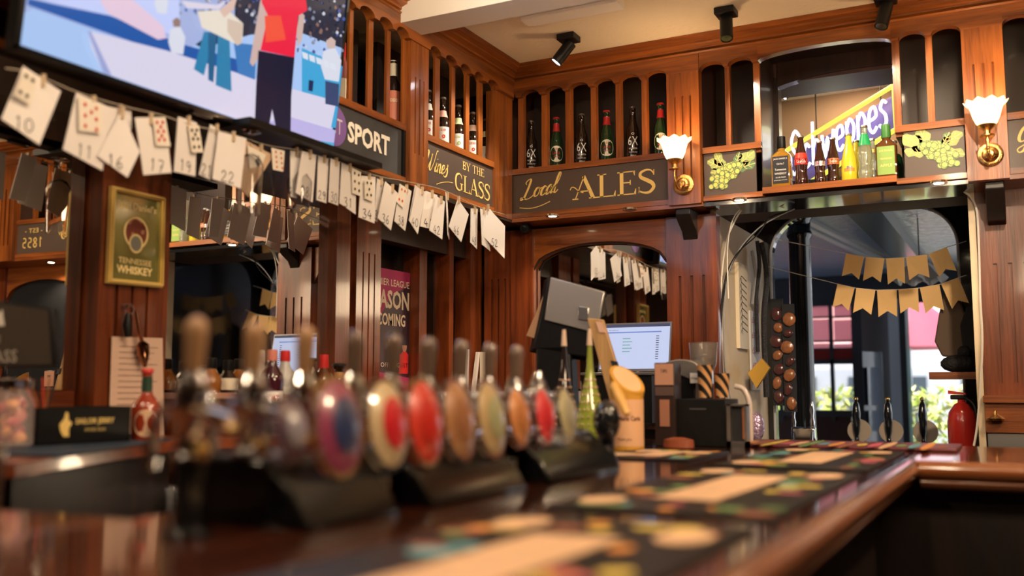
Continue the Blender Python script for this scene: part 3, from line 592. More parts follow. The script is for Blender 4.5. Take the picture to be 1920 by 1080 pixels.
# ================================================================== BOTTLES
BEER = [(.0285, 0), (.030, .004), (.030, .135), (.027, .155), (.018, .178), (.014, .20), (.0125, .235), (.0135, .236), (.0135, .246), (.012, .247)]
WINE = [(.036, 0), (.038, .005), (.038, .185), (.034, .205), (.020, .225), (.0150, .245), (.0145, .290), (.016, .291), (.016, .30), (.014, .301)]
COKE = [(.026, 0), (.029, .005), (.030, .035), (.026, .06), (.0255, .075), (.030, .105), (.030, .125), (.024, .16), (.016, .195), (.0125, .225), (.0125, .235)]
SQ = [(.042, 0), (.044, .005), (.044, .15), (.036, .168), (.020, .178), (.0165, .19), (.0165, .235), (.017, .245)]
SPIR = [(.036, 0), (.038, .005), (.038, .17), (.034, .19), (.018, .215), (.0145, .235), (.0145, .265)]
def bottle(name, label, loc, prof, gm, capc=None, caph=.02, lab=None, labc=None, neck=None, neckc=None, square=False, k=1.0, group=None, txt=None, rz=0, oval=None, liquid=None, lt=None, bold=.02, txth=None):
    x, y, z = loc; P = [(r*k, h*k) for r, h in prof]; H = P[-1][1]; R0 = max(r for r, _ in P)
    root = thing(name, label, 'bottle', loc, group); n = 4 if square else 20
    R = Matrix.Rotation(math.pi/4, 3, 'Z') if square else None
    if square:
        b = M(); ks = 1.3; vs = []
        for i, (r, h) in enumerate(P):
            t = 1 if h < .16*k else 0
            for q in range(24):
                a = 2*math.pi*q/24; c_, s_ = math.cos(a), math.sin(a); sq = 1/max(abs(c_), abs(s_))**.85 if t else 1
                vs.append((x + r*sq*c_, y + r*sq*s_*(.82 if t else 1), z+h))
        L = len(P); b.add(vs, [(i*24+q, i*24+(q+1) % 24, (i+1)*24+(q+1) % 24, (i+1)*24+q) for i in range(L-1) for q in range(24)] + [tuple(range(23, -1, -1)), tuple(range((L-1)*24, L*24))])
        b.build('glass', gm, root, sharp=50)
    else: M().lathe(P, loc, 20).build('glass', gm, root, sharp=60)
    if capc:
        r = P[-1][0]
        if caph > .03: M().lathe([(r*1.12, -caph), (r*1.2, -caph+.003), (r*1.12, .002), (r*.9, .004)], (x, y, z+H), 16).build('cap', capc, root)
        else: M().lathe([(r*1.15, -.006), (r*1.3, -.004), (r*1.15, .004), (r*.8, .006)], (x, y, z+H), 16).build('cap', capc, root)
    fa = math.atan2(-y, -x) + rz
    def arcpatch(z0, z1, r, half, mt, nm, elli=False):
        n = 12; b = M()
        if elli:
            ctr = []; 
            for q in range(24):
                t = 2*math.pi*q/24; a = fa + half*math.cos(t); zz = (z0+z1)/2+(z1-z0)/2*math.sin(t); ctr.append((x+r*math.cos(a), y+r*math.sin(a), z+zz))
            b.add(ctr + [(x+r*math.cos(fa)*1.001, y+r*math.sin(fa)*1.001, z+(z0+z1)/2)], [(q, (q+1) % 24, 24) for q in range(24)])
        else: b.add([(x+r*math.cos(fa-half+2*half*i/n), y+r*math.sin(fa-half+2*half*i/n), zz) for zz in (z+z0, z+z1) for i in range(n+1)], [(i, i+1, n+2+i, n+1+i) for i in range(n)])
        return b.build(nm, mt, root, recalc=False)
    if lab:
        z0, z1 = lab[0]*k, lab[1]*k; half = lab[2] if len(lab) > 2 else 1.3
        if square:
            U = Vector((1, 0, 0)); o = Vector((x, y - R0*.82-.0008, 0)); ww = R0*.82
            M().box((x-ww, o.y-.0004, z+z0), (x+ww, o.y+.0004, z+z1)).build('label', labc, root)
            Tq = frame(o - Vector((0, .0006, 0)), (1, 0, 0), (0, 0, 1)); Tb = lambda p: Vector((x + p.x, o.y-.0008-p.z, z + p.y))
        else:
            r = R0*1.012; arcpatch(z0, z1, r, half, labc, 'label', bool(oval)); 
            def Tb(p): a = fa + p.x/r; return Vector((x+(r+.0006+p.z)*math.cos(a), y+(r+.0006+p.z)*math.sin(a), z+p.y))
        if txt:
            lt_ = M()
            for s, cu, cv, w, h in txt: put_text(lt_, s, Tb, w*k, h*k, cu*k, cv*k, 0, bold, .0004)
            lt_.build('lettering', lt or BLACKINK, root, recalc=False)
    if neck:
        z0, z1 = neck[0]*k, neck[1]*k; rr = [r for r, h in P if h >= z0-.03*k]; rm = P[-3][0]*1.12 if len(P) > 3 else P[-1][0]
        def rad(h):
            for (ra, ha), (rb, hb) in zip(P, P[1:]):
                if ha <= h <= hb: return (ra + (rb-ra)*(h-ha)/max(hb-ha, 1e-6))*1.03
            return rm
        M().lathe([(rad(z0 + (z1-z0)*i/5), z0 + (z1-z0)*i/5) for i in range(6)], loc, 18).build('neck_label', neckc, root)
    return root
BG = mat('brown bottle glass', (.018, .009, .005), .06, coat=1); GG = mat('green bottle glass', (.012, .04, .014), .06, coat=1)
SILV = mat('silver crown cap', (.7, .7, .7), .35, 1); REDC = mat('red foil', (.55, .03, .03), .4); CREAML = mat('cream label', (.82, .76, .62), .6); GREYL = mat('silver grey label print', (.80, .80, .84), .5)
ORD = ['second', 'third', 'fourth', 'fifth', 'sixth', 'seventh']
cx = [996, 1043, 1090, 1137, 1186, 1238]
for i, px in enumerate(cx):
    p = PY(px, 200, 4.72); loc = (p.x, 4.72, 2.452)
    if i % 2 == 0:
        bottle('beer_bottle', f'dark ale bottle lettered 6X with silver cap, in the {ORD[i]} hole of the ales rack', loc, BEER, BG, SILV, k=1.22, lab=(.02, .022, .9), labc=GREYL, group='beer bottles in the ales rack',
               txt=[('6X', 0, .098, .042, .038), ('o', 0, .128, .012, .010), ('WADWORTH', 0, .065, .036, .007), ('CLASSIC ALE', 0, .05, .036, .006), ('500ml', 0, .035, .022, .006)], lt=GREYL, bold=.0)
    else:
        bottle('beer_bottle', f'green lager bottle with red foil neck and oval cream label, {ORD[i]} hole of ales rack', loc, BEER, GG, REDC, k=1.22, lab=(.045, .118, 1.1), labc=CREAML, oval=1, neck=(.185, .222), neckc=REDC, group='beer bottles in the ales rack',
               txt=[('LAGER', 0, .085, .034, .012), ('PREMIUM', 0, .068, .024, .006), ('*', 0, .102, .012, .012)], lt=REDC, bold=.0)
wl = [('white', (.82, .80, .74), RED, 'first'), ('red-edged', (.80, .42, .36), RED, 'second'), ('green-edged', (.62, .72, .42), LEAF, 'third'), ('pink-edged', (.84, .58, .48), RED, 'fourth'), ('yellow-edged', (.86, .74, .40), GOLD, 'fifth')]
CID = [(.0285, 0), (.030, .004), (.030, .125), (.026, .15), (.017, .175), (.0135, .20), (.012, .235), (.0135, .236), (.0135, .246), (.012, .247)]
for (nm, c_, t_, od), px in zip(wl, [802, 830, 859, 886, 911]):
    p = PX(px, 250, FX-.10); mt = mat('cider label ' + nm, c_, .6)
    bottle('cider_bottle', f'brown cider bottle with {nm} label, {od} from the left in the wine rack', (FX-.10, p.y, 2.452), CID, BG, SILV, k=1.14, lab=(.03, .115, 1.2), labc=mat('cider label white', (.82, .80, .74), .6), group='cider bottles in the wine rack',
           txt=[('CIDER', 0, .10, .03, .010), ('fruit', 0, .05, .02, .010), ('●', .004, .072, .016, .016)], lt=t_, bold=.01, neck=(.16, .19), neckc=mt)
p = PX(737, 180, FX-.10); bottle('wine_bottle', 'tall dark wine bottle with pale capsule and red label in the rack above SPORT', (FX-.10, p.y, 2.452), WINE, mat('dark wine glass', (.02, .012, .012), .06, coat=1), CREAML, caph=.075, k=1.12, lab=(.045, .17, 1.2), labc=mat('salmon label', (.62, .20, .13), .5), txt=[('ROSSO', 0, .13, .04, .014)], lt=CREAML)
p = PX(641, 150, FX-.10); bottle('wine_bottle', 'wine bottle peeping out beside the television edge above SPORT', (FX-.10, p.y, 2.452), WINE, mat('rose glass', (.40, .12, .12), .06, coat=1), REDC, caph=.07, k=1.0, lab=(.045, .14, 1.2), labc=CREAML)
# niche bottles
NS = 2.252
def npos(px, y): p = PY(px, 300, y); return (p.x, y, NS)
COLA = mat('cola', (.035, .010, .006), .04, coat=1); YEL = mat('yellow drink glass', (.70, .58, .03), .3, coat=.6)
bottle('whiskey_bottle', 'square whiskey bottle with black label at the left end of the niche', npos(1466, 4.70), SQ, mat('amber whiskey glass', (.55, .27, .03), .05, trans=.5, coat=1), BLK, caph=.055, square=True, lab=(.02, .148), labc=BLACKINK, k=1.02, lt=mat('label print', (.75, .72, .66), .5), bold=.0,
       txt=[("JACK DANIEL'S", 0, .135, .062, .010), ('Old No.7', 0, .112, .034, .009), ('Tennessee', 0, .085, .052, .010), ('WHISKEY', 0, .066, .055, .010), ('SOUR MASH', 0, .048, .045, .006), ('JACK DANIEL DISTILLERY', 0, .034, .062, .005)])
bottle('cola_bottle', 'contour cola bottle with large red label, next to the whiskey bottle', npos(1502, 4.69), COKE, COLA, SILV, lab=(.100, .128, 2.6), labc=RED, txt=[('Coca-Cola', 0, .114, .042, .014)], lt=IVORY, bold=.0, neck=(.13, .155), neckc=mat('bright cola red', (.70, .05, .03), .35), k=1.02)
bottle('cola_bottle', 'small contour cola bottle with silver label in the niche', npos(1537, 4.68), COKE, COLA, SILV, lab=(.100, .125, 2.6), labc=mat('silver label', (.62, .62, .64), .3, .6), txt=[('Diet Coke', 0, .113, .036, .012)], lt=RED, bold=.0, k=.86)
bottle('cola_bottle', 'contour cola bottle with orange-red label beside the yellow drink', npos(1562, 4.71), COKE, COLA, SILV, lab=(.100, .130, 2.6), labc=mat('orange red label', (.72, .16, .06), .35), txt=[('Coca-Cola', 0, .115, .040, .014)], lt=IVORY, bold=.0, k=.93)
JUICE = [(.03, 0), (.034, .005), (.034, .06), (.032, .10), (.026, .13), (.018, .165), (.013, .19), (.0125, .215)]
bottle('juice_bottle', 'bright yellow juice bottle, left of the pair in the niche', npos(1592, 4.70), JUICE, YEL, SILV, k=1.05, lab=(.045, .06, .7), labc=mat('orange sticker', (.8, .25, .05), .4), txt=[('J2O', 0, .062, .024, .014)], lt=mat('blue print', (.05, .05, .4), .5))
bottle('juice_bottle', 'second yellow bottle tucked behind the first in the niche', npos(1606, 4.80), JUICE, YEL, SILV, k=1.0)
CG = mat('clear green glass', (.30, .55, .32), .05, trans=.7, coat=.5); CLG = mat('pale bottle glass', (.62, .66, .50), .05, trans=.75, coat=.6)
bottle('soda_bottle', 'clear soda bottle with green neck in the niche', npos(1622, 4.68), COKE, CLG, SILV, k=1.07, neck=(.15, .20), neckc=mat('green foil', (.02, .38, .12), .35))
bottle('soda_bottle', 'thin clear soda bottle with pale gold contents in the niche', npos(1636, 4.74), COKE, CLG, SILV, k=.85, neck=(.16, .18), neckc=GOLD)
bottle('liqueur_bottle', 'square green-labelled liqueur bottle at the right end of the niche', npos(1663, 4.73), SQ, mat('dark amber glass', (.10, .035, .01), .05, coat=1), mat('green cap', (.06, .22, .05), .4), caph=.06, square=True, k=1.05, lab=(.02, .145), labc=mat('apple green label', (.22, .36, .08), .5), lt=GOLD, txt=[('Jack Daniel\'s', 0, .125, .055, .012), ('TENNESSEE', 0, .09, .05, .008), ('APPLE', 0, .06, .05, .012)], bold=.0)
bottle('liqueur_bottle', 'squat green bottle half hidden behind the right niche post', npos(1676, 4.86), SQ, mat('deep green glass', (.01, .06, .02), .05, coat=1), SILV, k=.85)
# neon sign in the room behind, seen through the niche
NY = 5.62
ns = thing('neon_sign', 'lit Schweppes neon sign with yellow tube border seen through the niche', 'neon sign', (-.85, 5.7, 2.5))
def slant(px, py): # the sign hangs at an angle, its right end nearer
    r = ray(px, py); n = Vector((-.45, -1, 0)).normalized(); p0 = Vector((-.80, 5.60, 2.7)); return ORG + r*((p0-ORG).dot(n)/r.dot(n))
YN = emis('yellow neon', (.80, .74, .10), 1.25); WN_ = emis('white blue neon', (.80, .78, 1), 2.3); PUR = mat('purple sign face', (.12, .09, .30), .4)
nrm = Vector((-.45, -1, 0)).normalized()
pts = [slant(*p) for p in ((1462, 290), (1676, 160), (1681, 242), (1470, 372))]
M().prism([p - nrm*.05 for p in ((slant(1470, 296)), (slant(1668, 173)), (slant(1672, 240)), (slant(1474, 366)))], -nrm*.03).build('backing', PUR, ns)
tb = M(); tb.tube(spline([pts[3], pts[0], pts[0], pts[1], pts[1], pts[2], pts[2], pts[3]], 3), .014, 10); tb.build('border_tube', YN, ns)
NEO = {'S': (.8, [[(.62,.95),(.35,1.12),(.1,.9),(.25,.62),(.5,.45),(.55,.2),(.3,.0),(.05,.15)]]), 'c': (.62, [[(.5,.5),(.28,.62),(.08,.35),(.22,.04),(.52,.1)]]),
 'h': (.66, [[(.1,1.1),(.1,.0)], [(.1,.4),(.3,.6),(.5,.42),(.5,0)]]), 'w': (.85, [[(.04,.62),(.2,.02),(.4,.5),(.58,.02),(.78,.62)]]), 'e': (.66, [[(.1,.32),(.5,.36),(.42,.6),(.15,.55),(.08,.2),(.3,.0),(.55,.1)]]),
 'p': (.68, [[(.1,.62),(.1,-.4)], [(.1,.45),(.3,.64),(.54,.4),(.4,.08),(.12,.1)]]), 's': (.58, [[(.46,.55),(.25,.64),(.12,.48),(.38,.28),(.42,.08),(.2,.0),(.04,.1)]])}
o_ = slant(1484, 332); Uv = (slant(1668, 233) - o_); LT = Uv.length; Uv.normalize(); tot = sum(NEO[c][0] for c in 'Schweppes'); kk = LT/tot; u = 0
for c in 'Schweppes':
    b = M()
    for st in NEO[c][1]: b.tube([o_ + Uv*((u+a)*kk) + Vector((0, 0, 1))*(bq*kk*2.15) + nrm*.005 for a, bq in spline(st, 5)], .0088, 7)
    b.build('letter', WN_, ns); u += NEO[c][0]
for px_, py_ in ((1520, 262), (1640, 188)):
    p = slant(px_, py_) - nrm*.06; M().cyl(p, (p.x, p.y, ZC), .004).build('hanging_wire', BLK, ns)
light('neon_glow', 'POINT', slant(1590, 260) + nrm*.12, 1.2, (.95, .9, .6), .1)
# ================================================================== TELEVISION
B0 = Vector((-2.28, 2.933, 2.183)); Bv = Vector((.066, 0, .593)).normalized(); TVW, TVH = 1.325, .765
tv = thing('television', 'large flat television on the left wall showing gymnastics, tilted down', 'television', (-2.3, 2.27, 2.2))
Ut = Vector((0, 1, 0)); Nt = Ut.cross(Bv).normalized(); Nt = Nt if Nt.x > 0 else -Nt
O = Vector((-2.28, 2.933-TVW, 2.176))
TT = lambda p: O + Ut*p.x + Bv*p.y + Nt*p.z
M().box((0, 0, -.045), (TVW, TVH, -.002), 0, TT).build('casing', BLK, tv, bevel=.004)
bz = M(); e = .012
for a, c_ in (((0, 0, -.002), (TVW, e*1.3, .006)), ((0, TVH-e, -.002), (TVW, TVH, .006)), ((0, 0, -.002), (e, TVH, .006)), ((TVW-e, 0, -.002), (TVW, TVH, .006))): bz.box(a, c_, 0, TT)
bz.build('bezel', BLKG, tv)
M().box((TVW/2-.04, -.010, -.02), (TVW/2+.04, .0, .004), 0, TT).build('sensor_bar', BLKG, tv)
M().box((TVW*.4, .2, -.16), (TVW*.6, .55, -.045), 0, TT).build('wall_bracket', BLK, tv)
def tvp(px, py):
    r = ray(px, py); t = (O-ORG).dot(Nt)/r.dot(Nt); d = ORG + r*t - O; return d.dot(Ut), d.dot(Bv)
cols = {}
def scr(name, c, es=1.0):
    cols.setdefault(name, len(cols)); 
    m = mat('screen ' + name, (.0, .0, .0), .12, emis=c, es=es, spec=.5); return m
scm = []; sb = M(); LV = [0.0]
def poly(pts, c, name, es=1.0, rect=False):
    m = scr(name, c, es)
    if m not in scm: scm.append(m)
    LV[0] += .00002
    if rect: uv = pts
    else: uv = [tvp(*p) for p in pts]
    uv = [(min(max(u, e), TVW-e), min(max(v_, e*1.3), TVH-e)) for u, v_ in uv]
    sb.flat(uv, TT, scm.index(m), .0003 + LV[0])
LB_, = [(.33, .52, .86)]
poly([(e, e*1.3), (TVW-e, e*1.3), (TVW-e, TVH-e), (e, TVH-e)], (.02, .025, .05), 'dark', rect=True)
poly([(30, 105), (622, 290), (660, 100), (560, 60), (470, 65), (380, 90), (45, -60)], (.40, .56, .88), 'floor blue')
poly([(45, 25), (45, -200), (440, -200), (440, 30), (330, 110), (40, 8)], (.42, .50, .82), 'floor lilac', .9)
# crowd on the dark stand
random.seed(5)
for i in range(1000):
    px = random.uniform(190, 655); py = random.uniform(-150, 135)
    if px < 470 and py > 25: continue
    if py > (px-470)*.15 + 90: continue
    s_ = random.uniform(1.5, 3.6); c_ = random.choice([('crowd white', (.62, .64, .72)), ('crowd grey', (.25, .26, .36)), ('crowd brown', (.25, .14, .12)), ('crowd blue', (.06, .10, .35)), ('crowd dark', (.03, .03, .06))])
    poly([(px-s_, py), (px, py-s_*1.3), (px+s_, py), (px+s_*.6, py+s_*1.2), (px-s_*.6, py+s_)], c_[1], c_[0])
poly([(40, 8), (330, 110), (430, 135), (470, 150), (470, 120), (330, 82), (200, 30), (100, 10), (45, -3)], (.02, .10, .38), 'mat edge blue')
poly([(40, -10), (170, -60), (330, -40), (330, 70), (200, 30), (45, -5)], (.55, .62, .95), 'podium light')
poly([(180, 0), (225, -15), (300, 50), (305, 72), (290, 75), (195, 25)], (.78, .58, .72), 'mat pink')
poly([(560, 90), (648, 130), (636, 245), (590, 232), (560, 190)], (.06, .38, .68), 'hoarding blue')
poly([(158, 58), (305, 95), (480, 150), (625, 190), (610, 262), (540, 268), (470, 247), (185, 160), (165, 90)], (.70, .66, .82), 'mat lilac')
poly([(185, 155), (158, 60), (163, 58), (200, 165)], (.34, .38, .66), 'mat shadow')
poly([(470, 240), (540, 220), (625, 245), (622, 268), (540, 262)], (.52, .46, .78), 'mat violet')
poly([(545, 258), (622, 268), (622, 290), (545, 272)], (.10, .42, .66), 'teal edge')
poly([(432, 80), (475, 85), (472, 150), (440, 138)], (.05, .20, .50), 'hoarding deep')
# pommel horse
poly([(376, 60), (396, 60), (376, 142), (357, 130)], (.03, .22, .42), 'horse leg blue'); poly([(402, 66), (424, 70), (428, 172), (398, 160)], (.03, .22, .42), 'horse leg blue')
poly([(384, 62), (400, 64), (394, 155), (384, 150)], (.02, .12, .26), 'horse leg dark')
poly([(364, 22), (420, 18), (450, 45), (448, 75), (438, 84), (372, 52)], (.80, .72, .62), 'horse cream'); poly([(420, 35), (450, 45), (446, 82), (438, 86), (420, 60)], (.66, .52, .42), 'horse tan')
poly([(333, 2), (400, 10), (430, -5), (440, -20), (420, 0), (405, 18), (345, 16)], (.72, .66, .78), 'gymnast white'); poly([(405, 20), (428, 0), (440, -10), (432, 18), (414, 34)], (.72, .50, .42), 'skin')
# people in the background
for px, py, s_ in ((325, 75, 1), (296, 5, .8), (615, 120, 1.2)):
    poly([(px-12*s_, py-20*s_), (px+6*s_, py-26*s_), (px+16*s_, py-5*s_), (px+12*s_, py+28*s_), (px-10*s_, py+24*s_), (px-16*s_, py+4*s_)], (.70, .72, .82), 'shirt white')
    poly([(px-8*s_, py-36*s_), (px, py-42*s_), (px+7*s_, py-36*s_), (px+6*s_, py-24*s_), (px-6*s_, py-24*s_)], (.30, .20, .18) if s_ < 1.1 else (.62, .46, .42), 'head brown' if s_ < 1.1 else 'head pale')
poly([(604, 152), (630, 158), (628, 200), (604, 195)], (.05, .07, .16), 'navy trousers')
poly([(573, 150), (582, 152), (580, 172), (572, 170)], (.02, .03, .10), 'figure dark')
for k in range(5): poly([(560+k*13, 97+k*5), (571+k*13, 101+k*5), (572+k*13, 113+k*5), (562+k*13, 109+k*5)], (.72, .76, .86), 'seat white')
# coach in red
poly([(482, 0), (500, 0), (493, 55), (478, 110), (468, 125), (462, 118), (470, 70)], (.62, .44, .40), 'arm'); poly([(556, 20), (565, 30), (560, 75), (552, 88), (550, 60)], (.62, .44, .40), 'arm')
poly([(490, -60), (560, -60), (570, 20), (553, 30), (546, 108), (482, 95), (496, 30), (484, 5)], (.85, .02, .06), 'shirt red', 1.0); poly([(490, 30), (520, 30), (530, 75), (492, 80)], (.90, .09, .05), 'shirt orange')
poly([(478, 95), (546, 108), (540, 180), (538, 262), (512, 256), (504, 205), (496, 252), (470, 243), (474, 160)], (.012, .014, .035), 'trousers')
sb.build('screen', scm, tv, recalc=False)
light('television_light', 'AREA', O + Ut*TVW/2 + Bv*TVH/2 + Nt*.03, 6, (.75, .8, 1), 1.2, O + Ut*TVW/2 + Bv*TVH/2 + Nt, sy=.65)

# ================================================================== CARD STRING
CSX = -2.25
sl = [(10, 128), (60, 138), (150, 175), (235, 200), (300, 215), (360, 235), (430, 250), (500, 272), (560, 282), (640, 305), (700, 328), (770, 342), (830, 356), (890, 385), (945, 402)]
o = M().tube(spline([PX(x, y, CSX-.012) for x, y in sl], 4), .0018, 6).build('card_string', mat('twine', (.45, .38, .30), .8)); tag(o, 'thin string under the television from which the numbered envelopes hang', 'string')
E_ = [ # number, corner pixels (clockwise from top-left), depth step, playing card (corners, colour, pips)
 ('10', [(48,123),(110,172),(70,272),(7,222)], 0, ([(45,130),(72,147),(57,197),(27,178)], 'black', 4)),
 ('11', [(143,174),(204,200),(193,320),(118,280)], 1, ([(147,180),(193,197),(190,250),(148,245)], 'red', 7)),
 ('', [(197,200),(250,208),(252,240),(188,312)], 2, None),
 ('16', [(230,208),(260,285),(237,333),(185,292)], 0, None),
 ('17', [(255,220),(308,220),(320,324),(271,328)], 0, ([(287,220),(310,220),(320,275),(293,273)], 'red', 8)),
 ('19', [(333,219),(371,230),(368,330),(325,322)], 1, ([(353,235),(373,235),(381,286),(360,286)], 'black', 7)),
 ('21', [(393,233),(417,246),(397,337),(372,328)], 2, None), ('22', [(413,246),(459,260),(448,354),(402,335)], 0, None),
 ('24', [(461,264),(514,291),(466,369),(447,350)], 1, ([(464,272),(499,290),(490,312),(468,315)], 'black', 1)),
 ('26', [(547,281),(563,284),(554,372),(547,368)], 2, None), ('28', [(565,283),(595,291),(588,379),(553,362)], 0, None),
 ('29', [(597,291),(617,297),(612,381),(594,375)], 1, None), ('30', [(618,297),(640,303),(637,385),(614,379)], 0, None),
 ('31', [(641,304),(668,318),(667,402),(637,381)], 1, ([(660,314),(677,322),(676,368),(661,362)], 'black', 6)),
 ('34', [(680,329),(702,332),(700,419),(675,407)], 0, ([(684,336),(700,338),(699,379),(684,372)], 'black', 5)),
 ('35', [(705,335),(722,340),(711,416),(700,414)], 2, None), ('36', [(722,340),(747,362),(734,432),(708,409)], 0, None),
 ('38', [(748,345),(774,358),(762,433),(738,415)], 1, ([(751,348),(764,355),(756,390),(743,378)], 'red', 4)),
 ('39', [(776,347),(790,354),(782,420),(764,414)], 3, None), ('40', [(782,351),(799,360),(784,439),(768,415)], 0, None),
 ('41', [(801,357),(817,366),(812,431),(791,424)], 2, None), ('42', [(818,367),(834,378),(829,449),(806,432)], 0, None),
 ('45', [(834,360),(841,372),(845,449),(838,441)], 1, None), ('46', [(858,373),(880,402),(866,454),(841,425)], 0, None),
 ('48', [(881,391),(898,391),(897,467),(880,455)], 2, None), ('50', [(899,391),(912,396),(922,471),(902,459)], 1, None),
 ('51', [(913,394),(921,400),(917,460),(908,440)], 2, None), ('52', [(917,387),(944,424),(943,485),(908,441)], 0, None)]
bluec = mat('bluish card', (.45, .50, .58), .7)
for num, cs, dd, pc in E_:
    X = CSX - dd*.012; q = [PX(x, y, X) for x, y in cs]; ctr = sum(q, Vector())/4
    lab = f'pale envelope numbered {num} hanging on the card string' if num else 'pale envelope without a visible number tucked behind envelope 16'
    if num == '24': lab = 'tan envelope with its corner down holding a face card, hung on the card string'
    if num == '46': lab = 'pale envelope numbered 46 hung by its corner like a diamond on the card string'
    root = thing('envelope', lab, 'envelope', ctr, 'numbered envelopes on the card string')
    random.seed(len(cs)*13 + int(num or 5)); tw = random.uniform(-.010, .010)
    qq = [p + Vector((tw*(1 if i in (1, 2) else -1), 0, 0)) for i, p in enumerate(q)]
    nv = (qq[1]-qq[0]).cross(qq[3]-qq[0]).normalized(); nv = nv if nv.x > 0 else -nv
    b = M(); b.prism(qq, -nv*.003); b.build('sheet', TANC if num == '24' else WHITE, root)
    T = lambda p, X=X, nv=nv, q0=qq[0]: Vector((q0.x - ((p.x-q0.y)*nv.y + (p.y-q0.z)*nv.z)/nv.x + .0006 + p.z, p.x, p.y))
    lo = min(qq, key=lambda p: p.z); hgt = max(p.z for p in qq) - lo.z
    ce = (lo + (qq[3] if lo is not qq[3] else qq[2]))/2; c2 = ce*.72 + ctr*.28
    if num and num != '24':
        wY = (max(p.y for p in qq)-min(p.y for p in qq)); t = M(); digits(t, num, T, c2.y, c2.z, min(.036, wY*.45), .0028); t.build('number', BLACKINK, root, recalc=False)
    if pc:
        pq = [PX(x, y, X+.012) for x, y in pc[0]]; M().prism(pq, (-.0015, 0, 0)).build('playing_card', mat('playing card', (.82, .76, .66), .6), root)
        b = M(); Tc = lambda p, X=X: Vector((X+.0135+p.z, p.x, p.y)); um = Vector(pq[1])-Vector(pq[0]); vm = Vector(pq[3])-Vector(pq[0])
        P_ = {1: [(.5,.5)], 4: [(.25,.18),(.7,.18),(.25,.8),(.7,.8)], 5: [(.25,.18),(.7,.18),(.5,.5),(.25,.8),(.7,.8)], 6: [(.25,.18),(.7,.18),(.25,.5),(.7,.5),(.25,.8),(.7,.8)]}
        P_[7] = P_[6] + [(.5,.34)]; P_[8] = P_[7] + [(.5,.66)]
        for a, c_ in P_[pc[2]]:
            c0 = Vector(pq[0]) + um*a + vm*c_; s_ = .006 if pc[2] > 1 else .018
            b.flat([(c0.y-s_, c0.z), (c0.y, c0.z+s_*1.2), (c0.y+s_, c0.z), (c0.y, c0.z-s_*1.2)], Tc, 0, .0005)
        b.build('pips', RED if pc[1] == 'red' else BLACKINK, root, recalc=False)
    top = max(qq, key=lambda p: p.z); tt = (qq[0]+qq[1])/2 if abs(qq[0].z-qq[1].z) < .05 else top
    M().box((tt.x-.002, tt.y-.004, tt.z-.022), (tt.x+.009, tt.y+.004, tt.z+.012)).build('peg', mat('peg', (.55, .42, .28), .6), root)
pq = [PX(x, y, CSX-.004) for x, y in [(509, 277), (534, 283), (531, 322), (512, 318)]]
root = thing('playing_card', 'loose red playing card hanging between envelopes 24 and 26', 'playing card', pq[2]); M().prism(pq, (-.0015, 0, 0)).build('sheet', MC['playing card'], root)
b = M(); 
for a in range(8):
    c0 = pq[0] + (pq[1]-pq[0])*(.3 + .4*(a % 2)) + (pq[3]-pq[0])*(.15+.23*(a//2)); s_ = .005; b.flat([(c0.y-s_, c0.z), (c0.y, c0.z+s_*1.2), (c0.y+s_, c0.z), (c0.y, c0.z-s_*1.2)], lambda p: Vector((CSX-.004+p.z, p.x, p.y)), 0, .0005)
b.build('pips', RED, root, recalc=False)
# ================================================================== GILT WHISKEY MIRROR
gx = -2.63; q = qx([(204, 349), (302, 371), (298, 540), (196, 531)], gx); ctr = sum(q, Vector())/4
gm = thing('advertising_mirror', "gilt framed advertising mirror lettered Jack Daniel's Tennessee Whiskey on the pillar", 'mirror sign', ctr)
fr = M(); n4 = 4; ins = [ctr + (p-ctr)*.90 for p in q]
for i in range(4):
    j = (i+1) % 4; fr.prism([q[i], q[j], ins[j], ins[i]], (.018, 0, 0)); fr.prism([q[i]+(ctr-q[i])*.03+Vector((.018,0,0)), q[j]+(ctr-q[j])*.03+Vector((.018,0,0)), q[j]+(ctr-q[j])*.07+Vector((.018,0,0)), q[i]+(ctr-q[i])*.07+Vector((.018,0,0))], (.008, 0, 0))
fr.build('frame', mat('gilt frame', (.85, .62, .20), .35, .35), gm)
M().prism([p + Vector((.003, 0, 0)) for p in ins], (.004, 0, 0)).build('glass', mat('dark mirror glass', (.22, .22, .07), .2, .4, coat=1), gm)
TG = lambda p: Vector((gx+.0085+p.z, p.x, p.y)); GL = mat('gilt print', (.95, .74, .34), .4, .0)
ww_ = q[1].y-q[0].y; hh = q[1].z-q[2].z; b = M()
put_text(b, "Jack Daniel's", TG, ww_*.74, hh*.10, ctr.y, ctr.z+hh*.33, 0, .03); put_text(b, 'TENNESSEE', TG, ww_*.62, hh*.06, ctr.y, ctr.z-hh*.25, 0, .01); put_text(b, 'WHISKEY', TG, ww_*.68, hh*.085, ctr.y, ctr.z-hh*.345, 0, .03); b.build('lettering', GL, gm, recalc=False)
b = M(); cz = ctr.z+hh*.06
def ringf(b, cy, cz, r0, r1, ky, m=0, lift=.0006):
    n = 28
    for k in range(n):
        a, c_ = 2*math.pi*k/n, 2*math.pi*(k+1)/n
        b.flat([(cy+ky*r0*math.cos(a), cz+r0*math.sin(a)), (cy+ky*r1*math.cos(a), cz+r1*math.sin(a)), (cy+ky*r1*math.cos(c_), cz+r1*math.sin(c_)), (cy+ky*r0*math.cos(c_), cz+r0*math.sin(c_))], TG, m, lift)
ringf(b, ctr.y, cz, .0, hh*.155, .95, 1); ringf(b, ctr.y, cz, hh*.15, hh*.175, .95, 0, .0009); ringf(b, ctr.y, cz-hh*.115, .0, hh*.085, .9, 2, .0012); ringf(b, ctr.y, cz-hh*.115, hh*.08, hh*.105, .9, 0, .0015)
